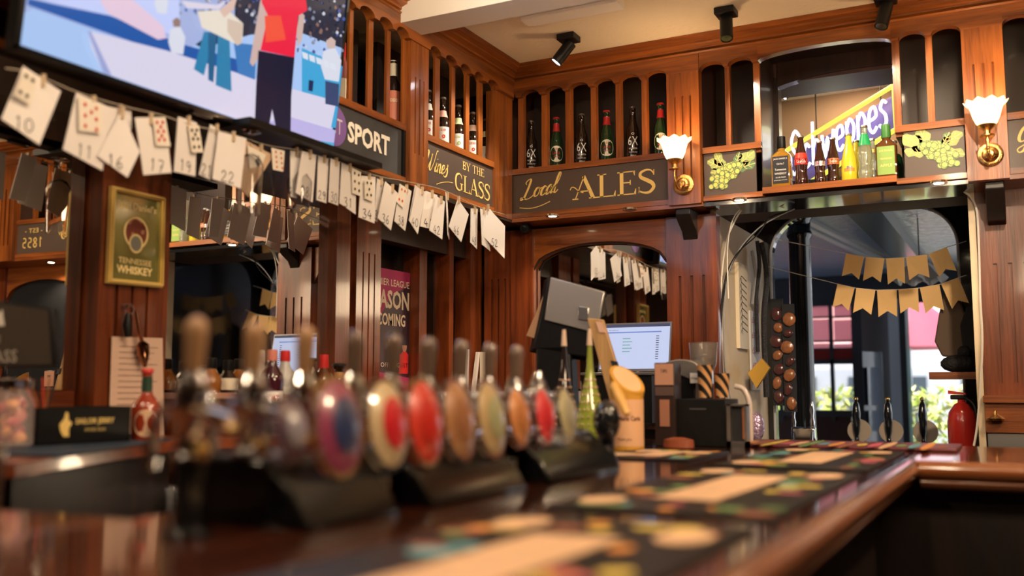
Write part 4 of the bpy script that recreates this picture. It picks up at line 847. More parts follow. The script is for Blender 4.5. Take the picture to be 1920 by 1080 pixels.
for k in range(14): a = k*2.4; b.flat([(ctr.y+math.cos(a)*hh*.1+.008*math.cos(t), cz+.02+math.sin(a)*hh*.09+.007*math.sin(t)) for t in (0, 1.2, 2.5, 3.7, 5)], TG, 3 if k % 2 else 1, .0008)
b.build('emblem', [GL, mat('emblem red brown', (.22, .05, .03), .4), mat('emblem grey', (.25, .25, .22), .3), mat('emblem pink', (.55, .25, .16), .4)], gm, recalc=False)
# ================================================================== SERVING OPENING AND THE ROOM BEHIND
JAMB = mat('cream painted jamb', (.62, .50, .34), .6, var=.18, bscale=7); NAVY = mat('dark blue gloss paint', (.012, .018, .035), .25, coat=.4)
struct(M().box((-1.375, 4.86, .85), (-1.345, 5.9, 2.188)).build('trim_8', JAMB))
struct(M().box((-.185, 4.86, .85), (-.157, 5.0, 2.188)).build('trim_9', JAMB)); struct(M().box((-.185, 5.0, .85), (-.16, 5.9, 2.40)).build('trim_10', BLKG))
struct(M().box((-1.36, 5.2, 2.36), (-.17, 5.86, 2.39)).build('trim_11', NAVY)) 
M_ = M(); n = 12; x0, x1, zt, R = -1.305, -.285, 2.33, .24
path = [(x0, .9)] + [(x0+R-R*math.cos(i/n*math.pi/2), zt-R+R*math.sin(i/n*math.pi/2)) for i in range(n+1)] + [(x1-R+R*math.sin(i/n*math.pi/2), zt-R+R*math.cos(i/n*math.pi/2)) for i in range(n+1)] + [(x1, .9)]
outer = [(-1.6, .9)] + [(-1.6, 2.0+.5*i/n) for i in range(n+1)] + [(.2, 2.5-.5*i/n) for i in range(n+1)] + [(.2, .9)]
for (a, b_), (c, d_) in zip(zip(path, path[1:]), zip(outer, outer[1:])):
    M_.prism([(a[0], 5.9, a[1]), (b_[0], 5.9, b_[1]), (d_[0], 5.9, d_[1]), (c[0], 5.9, c[1])], (0, .09, 0))
struct(M_.build('trim_12', BLKG))
tb = M(); tb.tube([(x, 5.895, z) for x, z in path], .008, 6); struct(tb.build('trim_13', mat('pale bead', (.45, .46, .50), .3)))
# embossed ceiling, walls and street window of the room behind
EMB = mat('embossed blue ceiling', (.16, .21, .32), .28, bump=1.0, bscale=14)
struct(M().box((-4.5, 6.0, 2.47), (3, 10.8, 2.52)).build('ceiling_2', EMB))
b = M()
for k, o_ in enumerate((0, .09)): b.prism([(-1.45+o_, 6.1, 2.47), (-1.40+o_, 6.1, 2.47), (-1.00+o_*1.0, 10.3, 2.47), (-1.05+o_*1.0, 10.3, 2.47)], (0, 0, -.03))
struct(b.build('trim_14', mat('silver cove', (.45, .48, .52), .3)))
struct(M().box((-.92, 6.1, 2.38), (-.72, 10.3, 2.469)).build('trim_15', mat('navy beam', (.02, .03, .055), .3, coat=.3)))
struct(M().box((-1.6, 5.862, 2.36), (.4, 5.895, ZC)).build('wall_far', mat('brown plaster', (.34, .22, .13), .7)))
struct(M().box((-4.6, 6.0, 0), (-4.5, 10.6, 2.52)).build('wall_left_2', DARKW)); struct(M().box((2.9, 6.0, 0), (3, 10.6, .7)).build('wall_right_2', DARKW))  # unseen right wall kept low, open above to let sky light in
struct(M().box((-4.6, 5.3, 0), (-1.6, 6.0, 2.52)).build('partition_wall', DARKW)); struct(M().box((.2, 5.3, 0), (3, 6.0, 2.52)).build('partition_wall', DARKW))
WY2 = 10.5
def wp(px, py, Y=WY2): return PY(px, py, Y)
def wbox(b, px0, px1, y0, y1, Y=WY2, d=.08, m=0):
    a = wp(px0, (y0+y1)/2, Y); c = wp(px1, (y0+y1)/2, Y); z1 = wp((px0+px1)/2, y0, Y).z; z0 = wp((px0+px1)/2, y1, Y).z
    return b.box((a.x, Y, z0), (c.x, Y+d, z1), m)
FR = mat('dark window frame', (.03, .035, .045), .35, coat=.3); LT = mat('pale blue frame', (.42, .48, .56), .3); MARO = mat('maroon blind', (.30, .10, .13), .6)
struct(wbox(M(), 1200, 2300, 505, 566).build('header_beam', FR)); struct(wbox(M(), 1200, 1600, 776, 990).build('wall_street', mat('dark brown dado', (.04, .015, .015), .35)))
w = M(); 
for a in (1463, 1560, 1598): wbox(w, a-4 if a < 1598 else 1598, a+3 if a < 1598 else 1617, 560, 790, WY2-.03, .05)
wbox(w, 1300, 1600, 768, 780, WY2-.05, .1); wbox(w, 1300, 1600, 676, 684, WY2-.03, .06)
for yy in (598, 642, 656): wbox(w, 1300, 1600, yy-1.5, yy+1.5, WY2-.03, .04)
o = struct(w.build('window_1', FR))
wi = M(); 
for a, c in ((1300, 1459), (1466, 1556), (1564, 1597)):
    for y0, y1 in ((566, 596), (600, 640), (645, 654)): wbox(wi, a, c, y0, y1, WY2+.01, .02)
struct(wi.build('window_2', mat('maroon etched pane', (.62, .30, .36), .6, trans=.7)))
struct(wbox(M(), 1300, 1598, 657, 676, WY2-.02, .05).build('trim_16', mat('dark red board', (.20, .012, .012), .35)))
struct(wbox(M(), 1300, 1598, 684, 768, WY2+.03, .006).build('window_3', mat('window glass', (1, 1, 1), .0, alpha=.12)))
struct(wbox(M(), 1617, 1672, 540, 990, WY2+.10, .06).build('wall_street_2', mat('grey painted wall', (.16, .16, .17), .6)))
p = M(); wbox(p, 1672, 1692, 560, 990, WY2-.05, .12); struct(p.build('trim_17', LT)); p = M(); wbox(p, 1692, 1704, 560, 990, WY2-.05, .1); struct(p.build('trim_18', FR))
p = M(); wbox(p, 1704, 1711, 560, 990, WY2-.05, .03); struct(p.build('window_4', mat('glass edge', (.55, .80, .78), .1, trans=.3)))
dr = thing('open_door', 'black panelled door standing open onto the street beyond the opening', 'door', wp(1632, 990, 10.2))
a = wp(1616, 640, 10.15); c = wp(1652, 640, 10.35)
M().prism([(a.x, 10.15, 0), (c.x, 10.35, 0), (c.x, 10.35, wp(1650, 660, 10.3).z), (a.x, 10.15, wp(1617, 660, 10.3).z)], (.0, .04, 0)).build('leaf', mat('blue black door', (.06, .075, .10), .25, coat=.5), dr)
for z0, z1 in ((.9, 1.1), (1.15, 1.52)):
    M().prism([(a.x+.04, 10.16, z0), (c.x-.03, 10.33, z0), (c.x-.03, 10.33, z1), (a.x+.04, 10.16, z1)], (.003, -.02, 0)).build('panel', mat('blue black panel', (.09, .11, .15), .25, coat=.5), dr)
# street
pav = struct(M().box((-16, 10.8, -.12), (14, 30, -.02)).build('ground', mat('pavement', (.32, .31, .30), .8)))
fc = thing('shop_building', 'white and grey shopfront across the street seen through the window', 'building', (-2, 20, 0))
M().box((-14, 20, 0), (10, 21, 1.7)).build('wall', mat('shop wall', (.42, .45, .50), .6), fc); M().box((-14, 20.0, 1.7), (10, 21, 2.2)).build('fascia', mat('shop fascia', (.62, .64, .68), .5), fc)
M().box((-14, 20.2, 2.2), (-1.9, 21, 7)).build('upper_wall', mat('shop upper wall', (.62, .30, .28), .7), fc)
for k in range(11):
    M().box((-13+k*2, 19.95, .35), (-11.6+k*2, 20.0, 1.55)).build('shop_window', mat('dark shop glass', (.06, .08, .10), .1), fc)
um = thing('street_parasol', 'maroon parasol outside the right-hand street window', 'parasol', wp(1722, 850, 13)); a = wp(1722, 560, 13); z0 = wp(1722, 652, 13).z
M().lathe([(.75, z0), (.55, z0+.28), (.06, a.z+.1), (.02, a.z+.12)], (a.x-.15, 13.2, 0), 8).build('canopy', mat('maroon canvas', (.35, .05, .09), .7), um); M().cyl((a.x-.15, 13.2, -.02), (a.x-.15, 13.2, a.z), .025).build('pole', LT, um)
# planting outside
random.seed(11)
def foliage(name, x0, x1, y0, y1, z0, z1, n, L, mt, lab):
    b = M()
    for _ in range(n):
        c = Vector((random.uniform(x0, x1), random.uniform(y0, y1), random.uniform(z0, z1))); d = Vector((random.uniform(-1, 1), random.uniform(-1, 1), random.uniform(-.2, 1.2))).normalized()*L*random.uniform(.6, 1.3); s_ = d.cross(Vector((random.uniform(-1, 1), random.uniform(-1, 1), .3))).normalized()*L*.16
        b.add([c, c+d*.45+s_, c+d, c+d*.45-s_, c+d*.5+s_.cross(d).normalized()*L*.03], [(0, 1, 4), (1, 2, 4), (2, 3, 4), (3, 0, 4)], random.randint(0, 1))
    o = b.build(name, mt, recalc=False); tag(o, lab, 'plant', kind='stuff')
LG = [mat('lime leaf', (.55, .70, .16), .5), mat('yellow leaf', (.82, .80, .35), .5)]
for x0_, x1_, y0_, y1_, zz, lab in ((-3.0, -1.75, 11.05, 11.75, .62, 'left'), (-1.65, .1, 11.05, 11.75, .35, 'right')):
    tag(M().box((x0_, y0_, 0 if y0_ < 10 else -.02), (x1_, y1_, zz)).build('planter', FR), 'dark planter under the lime shrubs seen through the %s street window' % lab, 'planter')
foliage('shrub_foliage', -3.0, -1.75, 11.0, 11.8, .6, 1.28, 700, .16, LG, 'lime yellow shrub leaves outside the left street window')
foliage('shrub_foliage', -1.65, .1, 11.0, 11.8, .35, 1.28, 1100, .15, LG, 'bright yellow green shrub leaves beside the open street door')
# cast iron column
o = M().lathe([(.085, 0), (.085, .1), (.072, .14), (.070, 2.28), (.082, 2.30), (.082, 2.325), (.074, 2.34), (.074, 2.40), (.088, 2.42), (.095, 2.468)], (-1.262, 6.55, 0), 28).build('column', BLKG); tag(o, 'glossy black cast iron column behind the serving opening', 'column')
# rear counter with three hand pumps
rc = thing('rear_counter', 'dark counter of the far room carrying the hand pumps', 'counter', (-.7, 6.6, 0)); M().box((-1.15, 6.4, .90), (.15, 6.85, .955)).build('top', bart, rc, bevel=.01); M().box((-1.12, 6.45, 0), (.12, 6.8, .90)).build('front', dz, rc)
for px, h_, lab in ((1605, 0, 'left-hand'), (1665, 0, 'middle'), (1730, 0, 'right-hand')):
    p = PY(px, 790, 6.5); x = p.x; y = 6.52
    t = thing('hand_pump', f'black beer hand pump with round badge, {lab} of the three beyond the opening', 'hand pump', (x, y, .955), 'hand pumps beyond the serving opening')
    M().lathe([(.03, 0), (.022, .02), (.014, .03), (.012, .06), (.020, .09), (.024, .17), (.026, .20), (.018, .255), (.010, .27), (.012, .275)], (x, y, .955), 16).build('handle', BLKG, t)
    M().ball((x, y, .955+.288), .014, 12).build('finial', BRASS, t)
    M().lathe([(.07, 0), (.072, .003), (.068, .008)], (x+.01, y+.03, 1.045), 24, 0, Matrix.Rotation(-math.pi/2, 3, 'X')).build('badge', mat('badge back', (.46, .38, .30), .5), t)
# chrome lager tower
p = PY(1507, 800, 6.1); t = thing('beer_tower', 'chrome two-tap beer tower at the foot of the black column', 'beer tap', (p.x, 6.1, .95))
M().box((p.x-.07, 6.07, .95), (p.x+.07, 6.14, 1.08)).build('body', CHR, t, bevel=.012)
for dx in (-.055, .055):
    M().lathe([(.012, 0), (.015, .03), (.009, .06), (.014, .10), (.006, .15)], (p.x+dx, 6.08, 1.08), 12).build('tap_handle', CHR, t); M().cyl((p.x+dx, 6.06, 1.05), (p.x+dx, 6.03, .98), .008).build('spout', CHR, t)
sv = struct(M().box((-1.345, 5.2, .85), (-.185, 5.88, .90)).build('trim_19', dz))
M().box((-1.34, 5.93, .88), (-1.15, 6.3, .95)).build('pedestal', dz, t)
# bunting
tanb = mat('tan bunting card', (.80, .50, .20), .7)
light('spot_and_fill_beam', 'SPOT', (.25, 2.3, 2.93), 260, (1, .80, .58), .04, (-.95, 5.5, 1.85), 34)  # added beam to brighten bunting and jamb, no fixture there
def bunting(pts, H, Y, lab, tail=None):
    t = thing('bunting', lab, 'bunting', PY(pts[len(pts)//2][0], pts[len(pts)//2][1], Y))
    q = [PY(x, y, Y) for x, y in pts]; allp = ([PY(*tail[0], Y)] if tail else []) + q + ([PY(*tail[1], Y)] if tail else [])
    M().tube([p + Vector((0, .002, 0)) for p in allp], .002, 5).build('string', mat('white cord', (.6, .6, .6), .6), t)
    for i, (a, c) in enumerate(zip(q, q[1:])):
        u = c-a; s_ = H*(.95 + .1*((i*37) % 3)/2); g = u*.04; tilt = Vector((0, -.02 if i % 2 else .02, 0)); dn = Vector((-u.z, 0, u.x)).normalized()*-1; dn = dn if dn.z < 0 else -dn
        b = M(); b.prism([a+g, c-g, c-g*1.6+dn*s_+tilt, (a+c)/2+dn*s_*.78+tilt, a+g*1.6+dn*s_+tilt], (0, -.002, 0)); b.build('flag', tanb, t)
bunting([(1585, 475), (1622, 482), (1660, 485), (1697, 483), (1740, 477), (1777, 463)], .135, 5.74, 'upper row of tan swallowtail bunting hung across the serving opening', ((1452, 448), (1812, 452)))
bunting([(1569, 532), (1604, 540), (1643, 544), (1683, 543), (1723, 540), (1763, 533), (1799, 520)], .138, 5.66, 'lower row of tan swallowtail bunting hung across the serving opening', ((1440, 500), (1812, 516)))
# pendant shade in the far room
p = PY(1725, 520, 7.2); t = thing('pendant_lampshade', 'pale fluted lampshade behind the upper bunting', 'lampshade', (p.x, 7.2, p.z)); b = M(); n = 40; vs = []
for r, z, w_ in ((.03, .12, 0), (.10, .05, .01), (.16, -.03, .02)):
    for k in range(n): a = 2*math.pi*k/n; vs.append((p.x+(r+w_*math.cos(a*8))*math.cos(a), 7.2+(r+w_*math.cos(a*8))*math.sin(a), p.z+z+w_*math.cos(a*8)))
b.add(vs, [(i*n+k, i*n+(k+1) % n, (i+1)*n+(k+1) % n, (i+1)*n+k) for i in range(2) for k in range(n)]); b.build('shade', mat('pale lace', (.75, .72, .66), .7), t); M().cyl((p.x, 7.2, p.z+.12), (p.x, 7.2, 2.469), .004).build('cord', BLK, t)
# ---- left jamb: conduit, cables, price strips, straps, snack cards
def jx(px, X=-1.345): r = ray(px, 600); return r.y*X/r.x
t = thing('conduit_box', 'long cream wooden conduit board marked with scrawl on the left jamb', 'board', (-1.34, jx(1385), 1.3))
a, c = jx(1380), jx(1397)
M().box((-1.345, a, 1.52), (-1.325, c, 1.98)).build('board', mat('cream conduit', (.72, .62, .46), .5), t)
b = M(); 
for k in range(9): z = 1.60+.035*k; b.ribbon(spline([(a+.02, z), (a+.04, z+.02), (a+.06, z-.005), (a+.05, z+.03), (c-.03, z+.012)], 4), .005, lambda p: Vector((-1.3245+p.z, p.x, p.y)))
b.build('scrawl', BLACKINK, t, recalc=False)
t = thing('price_strip', 'white plastic strip of red price tickets on the left jamb', 'price strip', (-1.33, jx(1408), 1.2)); a, c = jx(1402), jx(1419)
M().box((-1.340, a, 1.30), (-1.33, c, 1.74)).build('strip', mat('white plastic', (.70, .70, .72), .35), t)
b = M()
for k in range(5):
    z = 1.34+.085*k; put_text(b, ['£1.20', '£0.95', '£1.10', '£1.35', '£1.00'][k], lambda p: Vector((-1.3292+p.z, p.x, p.y)), (c-a)*.75, .035, (a+c)/2, z+.01)
b.build('prices', mat('price red', (.45, .06, .08), .5), t, recalc=False)
cabm = [mat('white cable', (.62, .58, .52), .5), BLK, mat('grey cable', (.25, .25, .26), .5), BLK, mat('white cable', (.62, .58, .52), .5)]
cpath = [[(1455, 343), (1448, 356), (1440, 372), (1415, 380), (1392, 392), (1375, 420), (1362, 455), (1353, 520), (1352, 600), (1360, 700), (1368, 770)], [(1475, 398), (1450, 405), (1425, 425), (1395, 460), (1370, 500), (1356, 560), (1352, 640), (1358, 745), (1366, 800)],
         [(1490, 392), (1455, 408), (1420, 430), (1385, 470), (1364, 520), (1358, 600), (1360, 690), (1372, 760)], [(1445, 402), (1420, 440), (1380, 478), (1358, 530), (1350, 620), (1352, 700)], [(1470, 390), (1430, 375), (1400, 383), (1374, 412), (1364, 470), (1366, 560)]]
for i, cp in enumerate(cpath):
    o = M().tube(spline([PY(x, y, 4.83-.006*i) for x, y in cp], 5), .0045 if i < 2 else .0032, 6).build('cable', cabm[i]); tag(o, ['pale cable looping highest from the niche down the left jamb', 'thick black cable running down the left side of the opening', 'grey cable in the bundle on the left jamb', 'thin black cable ending highest on the left jamb', 'short pale cable curling under the left downlight'][i], 'cable', 'cables on the left jamb')
o = M().tube(spline([PY(x, y, 4.835) for x, y in ((1806, 358), (1822, 372), (1832, 400), (1836, 480), (1838, 560), (1842, 640), (1838, 730), (1832, 800), (1826, 836))], 5), .005, 6).build('cable', cabm[0]); tag(o, 'pale cable running down the right side of the serving opening', 'cable')
for i, (pp, w_, lab) in enumerate(((((1420, 452), (1424, 500), (1418, 560), (1421, 660)), .012, 'black strap hanging left of the snack cards'), (((1428, 455), (1438, 520), (1432, 600), (1437, 745)), .016, 'long black webbing strap hanging beside the snack cards'), (((1410, 470), (1417, 520), (1411, 570)), .010, 'short grey strap hanging high on the left jamb'))):
    o = M().tube(spline([PY(x, y, 5.5) for x, y in pp], 6), w_, 6, 0).build('strap', mat('black webbing', (.02, .02, .025), .6, bump=.8, bscale=120) if i < 2 else mat('grey webbing', (.30, .30, .33), .6)); tag(o, lab, 'strap')
for i, px in enumerate((1456, 1477)):
    Y = 5.80 - i*.02; top = PY(px, 560 if i == 0 else 570, Y); t = thing('snack_card', ['black card of nut packets, the left of two beside the column', 'black card of nut packets, the right of two beside the column'][i], 'snack card', (top.x, Y, top.z-.62))
    M().box((top.x-.036, Y, top.z-.62), (top.x+.036, Y+.003, top.z)).build('card', BLACKINK, t)
    for k in range(7):
        z = top.z-.09-.08*k; b = M(); b.ball((top.x+.009*math.sin(k*2.1+i), Y-.012, z), .034, 9, 0, (.9+.25*math.sin(k*3.3+i), .4, 1.0+.2*math.cos(k*2.7)), Matrix.Rotation(k*1.3, 3, 'Y')); b.build('packet', mat('nut packet brown', (.32, .12, .05), .25, coat=.6, var=.5, bscale=40) if (k+i) % 2 else mat('nut packet dark', (.09, .03, .03), .2, coat=.8), t)
o = M().prism([PY(x, y, 5.3) for x, y in ((1402, 700), (1428, 672), (1443, 690), (1418, 728))], (0, .03, 0)).build('snack_packet', mat('gold foil', (.70, .42, .08), .25, .5)); tag(o, 'golden snack packet tilted at the foot of the price strip', 'snack packet')
b = M(); b.ball(PY(1418, 800, 5.3), .07, 14, 0, (.62, .4, 1.15)); o = b.build('crisp_packet', mat('purple foil', (.55, .40, .60), .18, .6, bump=1, bscale=50, var=.6)); tag(o, 'crumpled purple and white crisp packet low beside the left jamb', 'crisp packet')
struct(M().box((-1.345, 5.0, .85), (-1.1, 5.6, 1.0)).build('trim_20', dz))
# ---- right side: shelf, bag, coat, extinguisher
sh = thing('wall_shelf', 'small brown wall shelf above the fire extinguisher', 'shelf', (-.25, 5.6, 1.37)); a = PY(1745, 705, 5.6)
M().box((a.x, 5.5, a.z-.018), (-.187, 5.75, a.z+.018)).build('board', lx, sh); M().box((-.21, 5.6, a.z-.10), (-.187, 5.63, a.z-.018)).build('bracket', BLK, sh)
b = M(); c = PY(1797, 682, 5.62); b.ball(c, .065, 14, 0, (1.35, .9, .72)); b.ball(c+Vector((.03, 0, .06)), .035, 10, 0, (1, .8, 1)); o = b.build('black_bag', mat('black fabric', (.012, .011, .011), .7, bump=.8)); tag(o, 'slumped black bag lying on the small wall shelf', 'bag')
b = M(); p0 = [PY(x, y, 5.72) for x, y in ((1770, 548), (1800, 560), (1812, 600), (1808, 672), (1766, 668), (1752, 640), (1760, 590))]; b.prism(p0, (0, .06, 0)); o = b.build('hanging_apron', mat('brown apron cloth', (.13, .085, .055), .8), bevel=.01); tag(o, 'brown apron hanging on the right side of the opening', 'apron')
b = M(); p0 = [PY(x, y, 5.66) for x, y in ((1812, 575), (1828, 570), (1832, 640), (1826, 672), (1806, 660), (1800, 610))]; b.prism(p0, (0, .05, 0)); o = b.build('hanging_cloth', mat('black cloth', (.015, .014, .014), .8), bevel=.01); tag(o, 'black cloth hanging beside the brown apron', 'cloth')
c = PY(1805, 800, 5.45); ex = thing('fire_extinguisher', 'red fire extinguisher standing below the small shelf', 'fire extinguisher', (c.x, 5.45, .902))
M().lathe([(.066, 0), (.070, .01), (.070, .24), (.062, .285), (.035, .325), (.018, .335), (.018, .35)], (c.x, 5.45, .902), 28).build('cylinder', mat('extinguisher red', (.58, .03, .02), .25, coat=.7), ex)
M().box((c.x-.05, 5.43, 1.252), (c.x+.02, 5.47, 1.275)).build('valve', BLK, ex, bevel=.005); M().prism([(c.x-.06, 5.44, 1.28), (c.x+.02, 5.44, 1.275), (c.x+.02, 5.44, 1.285), (c.x-.06, 5.44, 1.298)], (0, .02, 0)).build('lever', RED, ex)
M().tube(spline([(c.x+.02, 5.42, 1.26), (c.x+.06, 5.40, 1.22), (c.x+.073, 5.39, 1.1), (c.x+.06, 5.385, .98)], 5), .008, 8).build('hose', BLK, ex)
struct(M().box((-.40, 5.2, .85), (-.187, 5.88, .902)).build('trim_21', dz))

# ================================================================== BAR COUNTER
ZT = 1.1
bar = thing('bar_counter', 'long dark polished wooden bar counter with rounded front edge', 'bar counter', (-.7, 2.2, 0))
def slab(pts, z0, z1, name, mt, bevel=0):
    return M().prism([(x, y, z0) for x, y in pts], (0, 0, z1-z0)).build(name, mt, bar, bevel=bevel)
slab([(-1.25, .42), (-.305, .42), (-.305, 3.90), (-1.45, 3.90), (-1.45, 3.05), (-1.25, 3.05)], ZT-.05, ZT, 'top', bart, .006)
slab([(-.305, 3.035), (3.1, 3.035), (3.1, 3.90), (-.305, 3.90)], ZT-.05, ZT, 'return_top', bar_lit, .004)
slab([(-2.98, .42), (-1.25, .42), (-1.25, 1.12), (-2.98, 1.02)], ZT-.05, ZT, 'return_top', bar_lit, .004)
def nosing(p0, p1, n0, name, mt):
    # rounded bar edge with an ogee below, swept from p0 to p1; n0 points outward
    prof = [(-.004, ZT), (.012, ZT+.002), (.026, ZT-.003), (.036, ZT-.016), (.037, ZT-.030), (.030, ZT-.042), (.016, ZT-.048), (.020, ZT-.056), (.012, ZT-.070), (-.004, ZT-.078), (-.03, ZT-.08), (-.03, ZT-.03)]
    p0, p1, n0 = Vector(p0), Vector(p1), Vector(n0); vs = [p + n0*d + Vector((0, 0, z)) for p in (p0, p1) for d, z in prof]; n = len(prof)
    return M().add(vs, [(i, (i+1) % n, n+(i+1) % n, n+i) for i in range(n)] + [tuple(range(n)), tuple(range(2*n-1, n-1, -1))]).build(name, mt, bar, sharp=50)
nosing((-.305, .42, 0), (-.305, 3.035, 0), (1, 0, 0), 'edge_moulding', bary); nosing((-.27, 3.035, 0), (3.1, 3.035, 0), (0, -1, 0), 'edge_moulding', bar_lit)
DK2 = wood('bar front wood', (.006, .004, .004), (.022, .011, .008), 'z', rough=.5, coat=.1)
M().box((-.46, .5, 0), (-.40, 3.15, ZT-.05)).build('front_panel', DK2, bar); M().box((-.40, 3.12, 0), (3.1, 3.18, ZT-.05)).build('front_panel', DK2, bar)
for k in range(3): M().box((.05+k*1.0, 3.10, .12), (.85+k*1.0, 3.12, .92)).build('raised_panel', DK2, bar)
M().box((-.45, .5, .0), (-.33, 3.1, .12)).build('plinth', DK2, bar); M().box((-2.98, .55, 0), (-1.2, .60, ZT-.05)).build('front_panel', DK2, bar)
M().box((-1.2, 1.2, 0), (-1.15, 3.8, ZT-.05)).build('rear_panel', BLK, bar)
# ---- bar mats
def matpat(b, x0, x1, y0, y1, seed, pale):
    random.seed(seed); PAL = 6
    for i in range(46):
        cx = random.uniform(x0+.03, x1-.03); cy = random.uniform(y0+.04, y1-.04); rx = random.uniform(.014, .034); ry = random.uniform(.014, .034); k = random.randint(1, PAL)
        if abs((cx-x0)/(x1-x0)-.5) < .2 and abs((cy-y0)/(y1-y0)-.5) < .36: continue
        b.add([(cx+rx*math.cos(t*math.pi/5), cy+ry*math.sin(t*math.pi/5), ZT+.0066+i*.00001) for t in range(10)], [tuple(range(10))], k)
    mx, my = (x0+x1)/2, (y0+y1)/2; w_, h_ = (x1-x0)*.17, (y1-y0)*.30
    b.add([(mx-w_, my-h_, ZT+.0075), (mx+w_*.8, my-h_*1.02, ZT+.0075), (mx+w_, my+h_, ZT+.0075), (mx-w_*.9, my+h_*.95, ZT+.0075)], [(0, 1, 2, 3)], 7)
    for cx, cy in ((x0+.06, y0+.12), (x0+.07, y1-.11), (x1-.06, y1-.14)): b.add([(cx+.038*math.cos(t*math.pi/8), cy+.065*math.sin(t*math.pi/8), ZT+.0078) for t in range(16)], [tuple(range(16))], 7)
MATM = [BLK] + [mat('mat print '+n_, c, .5, var=.3, bscale=22) for n_, c in (('orange', (.75, .30, .06)), ('pink', (.60, .12, .18)), ('teal', (.12, .35, .40)), ('yellow', (.70, .52, .10)), ('green', (.16, .30, .10)), ('brown', (.32, .11, .06)), ('cream', (.72, .46, .27)))]
BMATS = [((-.73, -.345, .50, 1.42), 1, 'colourful printed bar mat nearest the camera, blurred'), ((-.73, -.345, 1.53, 2.46), 2, 'printed bar runner mat second from the front'), ((-.73, -.345, 2.55, 3.40), 3, 'printed bar runner mat third along the bar, before the corner'), ((-1.14, -.84, 2.70, 3.13), 5, 'small printed mat in front of the charity tin')]
for (x0, x1, y0, y1), sd, lab in BMATS:
    t = thing('bar_mat', lab, 'bar mat', ((x0+x1)/2, (y0+y1)/2, ZT), 'printed bar mats')
    M().box((x0, y0, ZT+.0005), (x1, y1, ZT+.006)).build('rubber_base', BLK, t, bevel=.002); b = M(); matpat(b, x0, x1, y0, y1, sd, 0)
    b.build('printed_artwork', MATM, t, recalc=False)
t = thing('bar_mat', 'long printed bar mat lying crossways along the far edge of the bar', 'bar mat', (-.5, 3.66, ZT), 'printed bar mats'); M().box((-.92, 3.50, ZT+.0005), (-.20, 3.84, ZT+.012)).build('rubber_base', mat('maroon mat', (.14, .03, .04), .35), t, bevel=.004)
b = M()
for k in range(16): cx = -.88+.042*k; b.add([(cx+.016*math.cos(q), 3.6+.08*math.sin(q)*(1+(k % 3)), ZT+.0128+k*.00001) for q in [i*math.pi/5 for i in range(10)]], [tuple(range(10))], 1+(k*5) % 7)
b.build('printed_artwork', MATM, t, recalc=False)
# ---- beer taps
BLKS = mat('polished black casing', (.004, .004, .0045), .16, spec=.35)
def stand(y0, y1, lab):
    t = thing('tap_stand', lab, 'tap stand', (-1.02, (y0+y1)/2, ZT), 'black tap stands')
    M().prism([(-1.12, y0, ZT), (-.90, y0, ZT), (-.93, y0, ZT+.05), (-.985, y0, ZT+.10), (-1.12, y0, ZT+.10)], (0, y1-y0, 0)).build('housing', BLKS, t, bevel=.008)
    M().box((-1.10, y0+.02, ZT+.10), (-.99, y1-.02, ZT+.103)).build('top_plate', STEEL, t)
    M().box((-.99, y1-.003, ZT+.01), (-.93, y1+.001, ZT+.06)).build('end_plate', STEEL, t)
stand(1.12, 1.36, 'nearest black slanted tap stand on the bar'); stand(1.45, 1.82, 'middle black slanted tap stand on the bar'); stand(1.93, 2.34, 'farthest black slanted tap stand on the bar')
HW = mat('pale wood handle', (.42, .24, .12), .4, coat=.4); HD = mat('smoky handle', (.15, .10, .075), .15, coat=1)
TAPS = [(1.024, HW, None, 'nearest, pale wooden handle, no badge'), (1.143, HW, ((.10, .06, .09), (.30, .28, .34), (.5, .45, .4)), 'second, pale wooden handle, dark badge'), (1.262, HW, ((.30, .05, .12), (.03, .05, .14), (.60, .38, .15)), 'third, with dark blue and red badge'),
 (1.395, HD, ((.62, .48, .28), (.62, .02, .03), (.7, .6, .4)), 'fourth, with gold and red badge'), (1.513, HD, ((.68, .05, .03), (.60, .03, .02), (.75, .30, .06)), 'fifth, with bright red badge'), (1.633, HD, ((.42, .20, .09), (.35, .15, .07), (.6, .45, .3)), 'sixth, with brown badge'),
 (1.76, HD, ((.50, .36, .18), (.36, .36, .20), (.55, .45, .3)), 'seventh, with tan and green badge'), (1.882, HD, ((.55, .22, .08), (.48, .18, .06), (.6, .35, .2)), 'eighth, with orange badge'), (2.009, HD, ((.60, .04, .05), (.55, .03, .04), (.8, .5, .5)), 'ninth, with small red badge'), (2.13, HD, ((.38, .34, .20), (.32, .30, .22), (.5, .15, .08)), 'tenth, with grey green badge, no tall handle')]
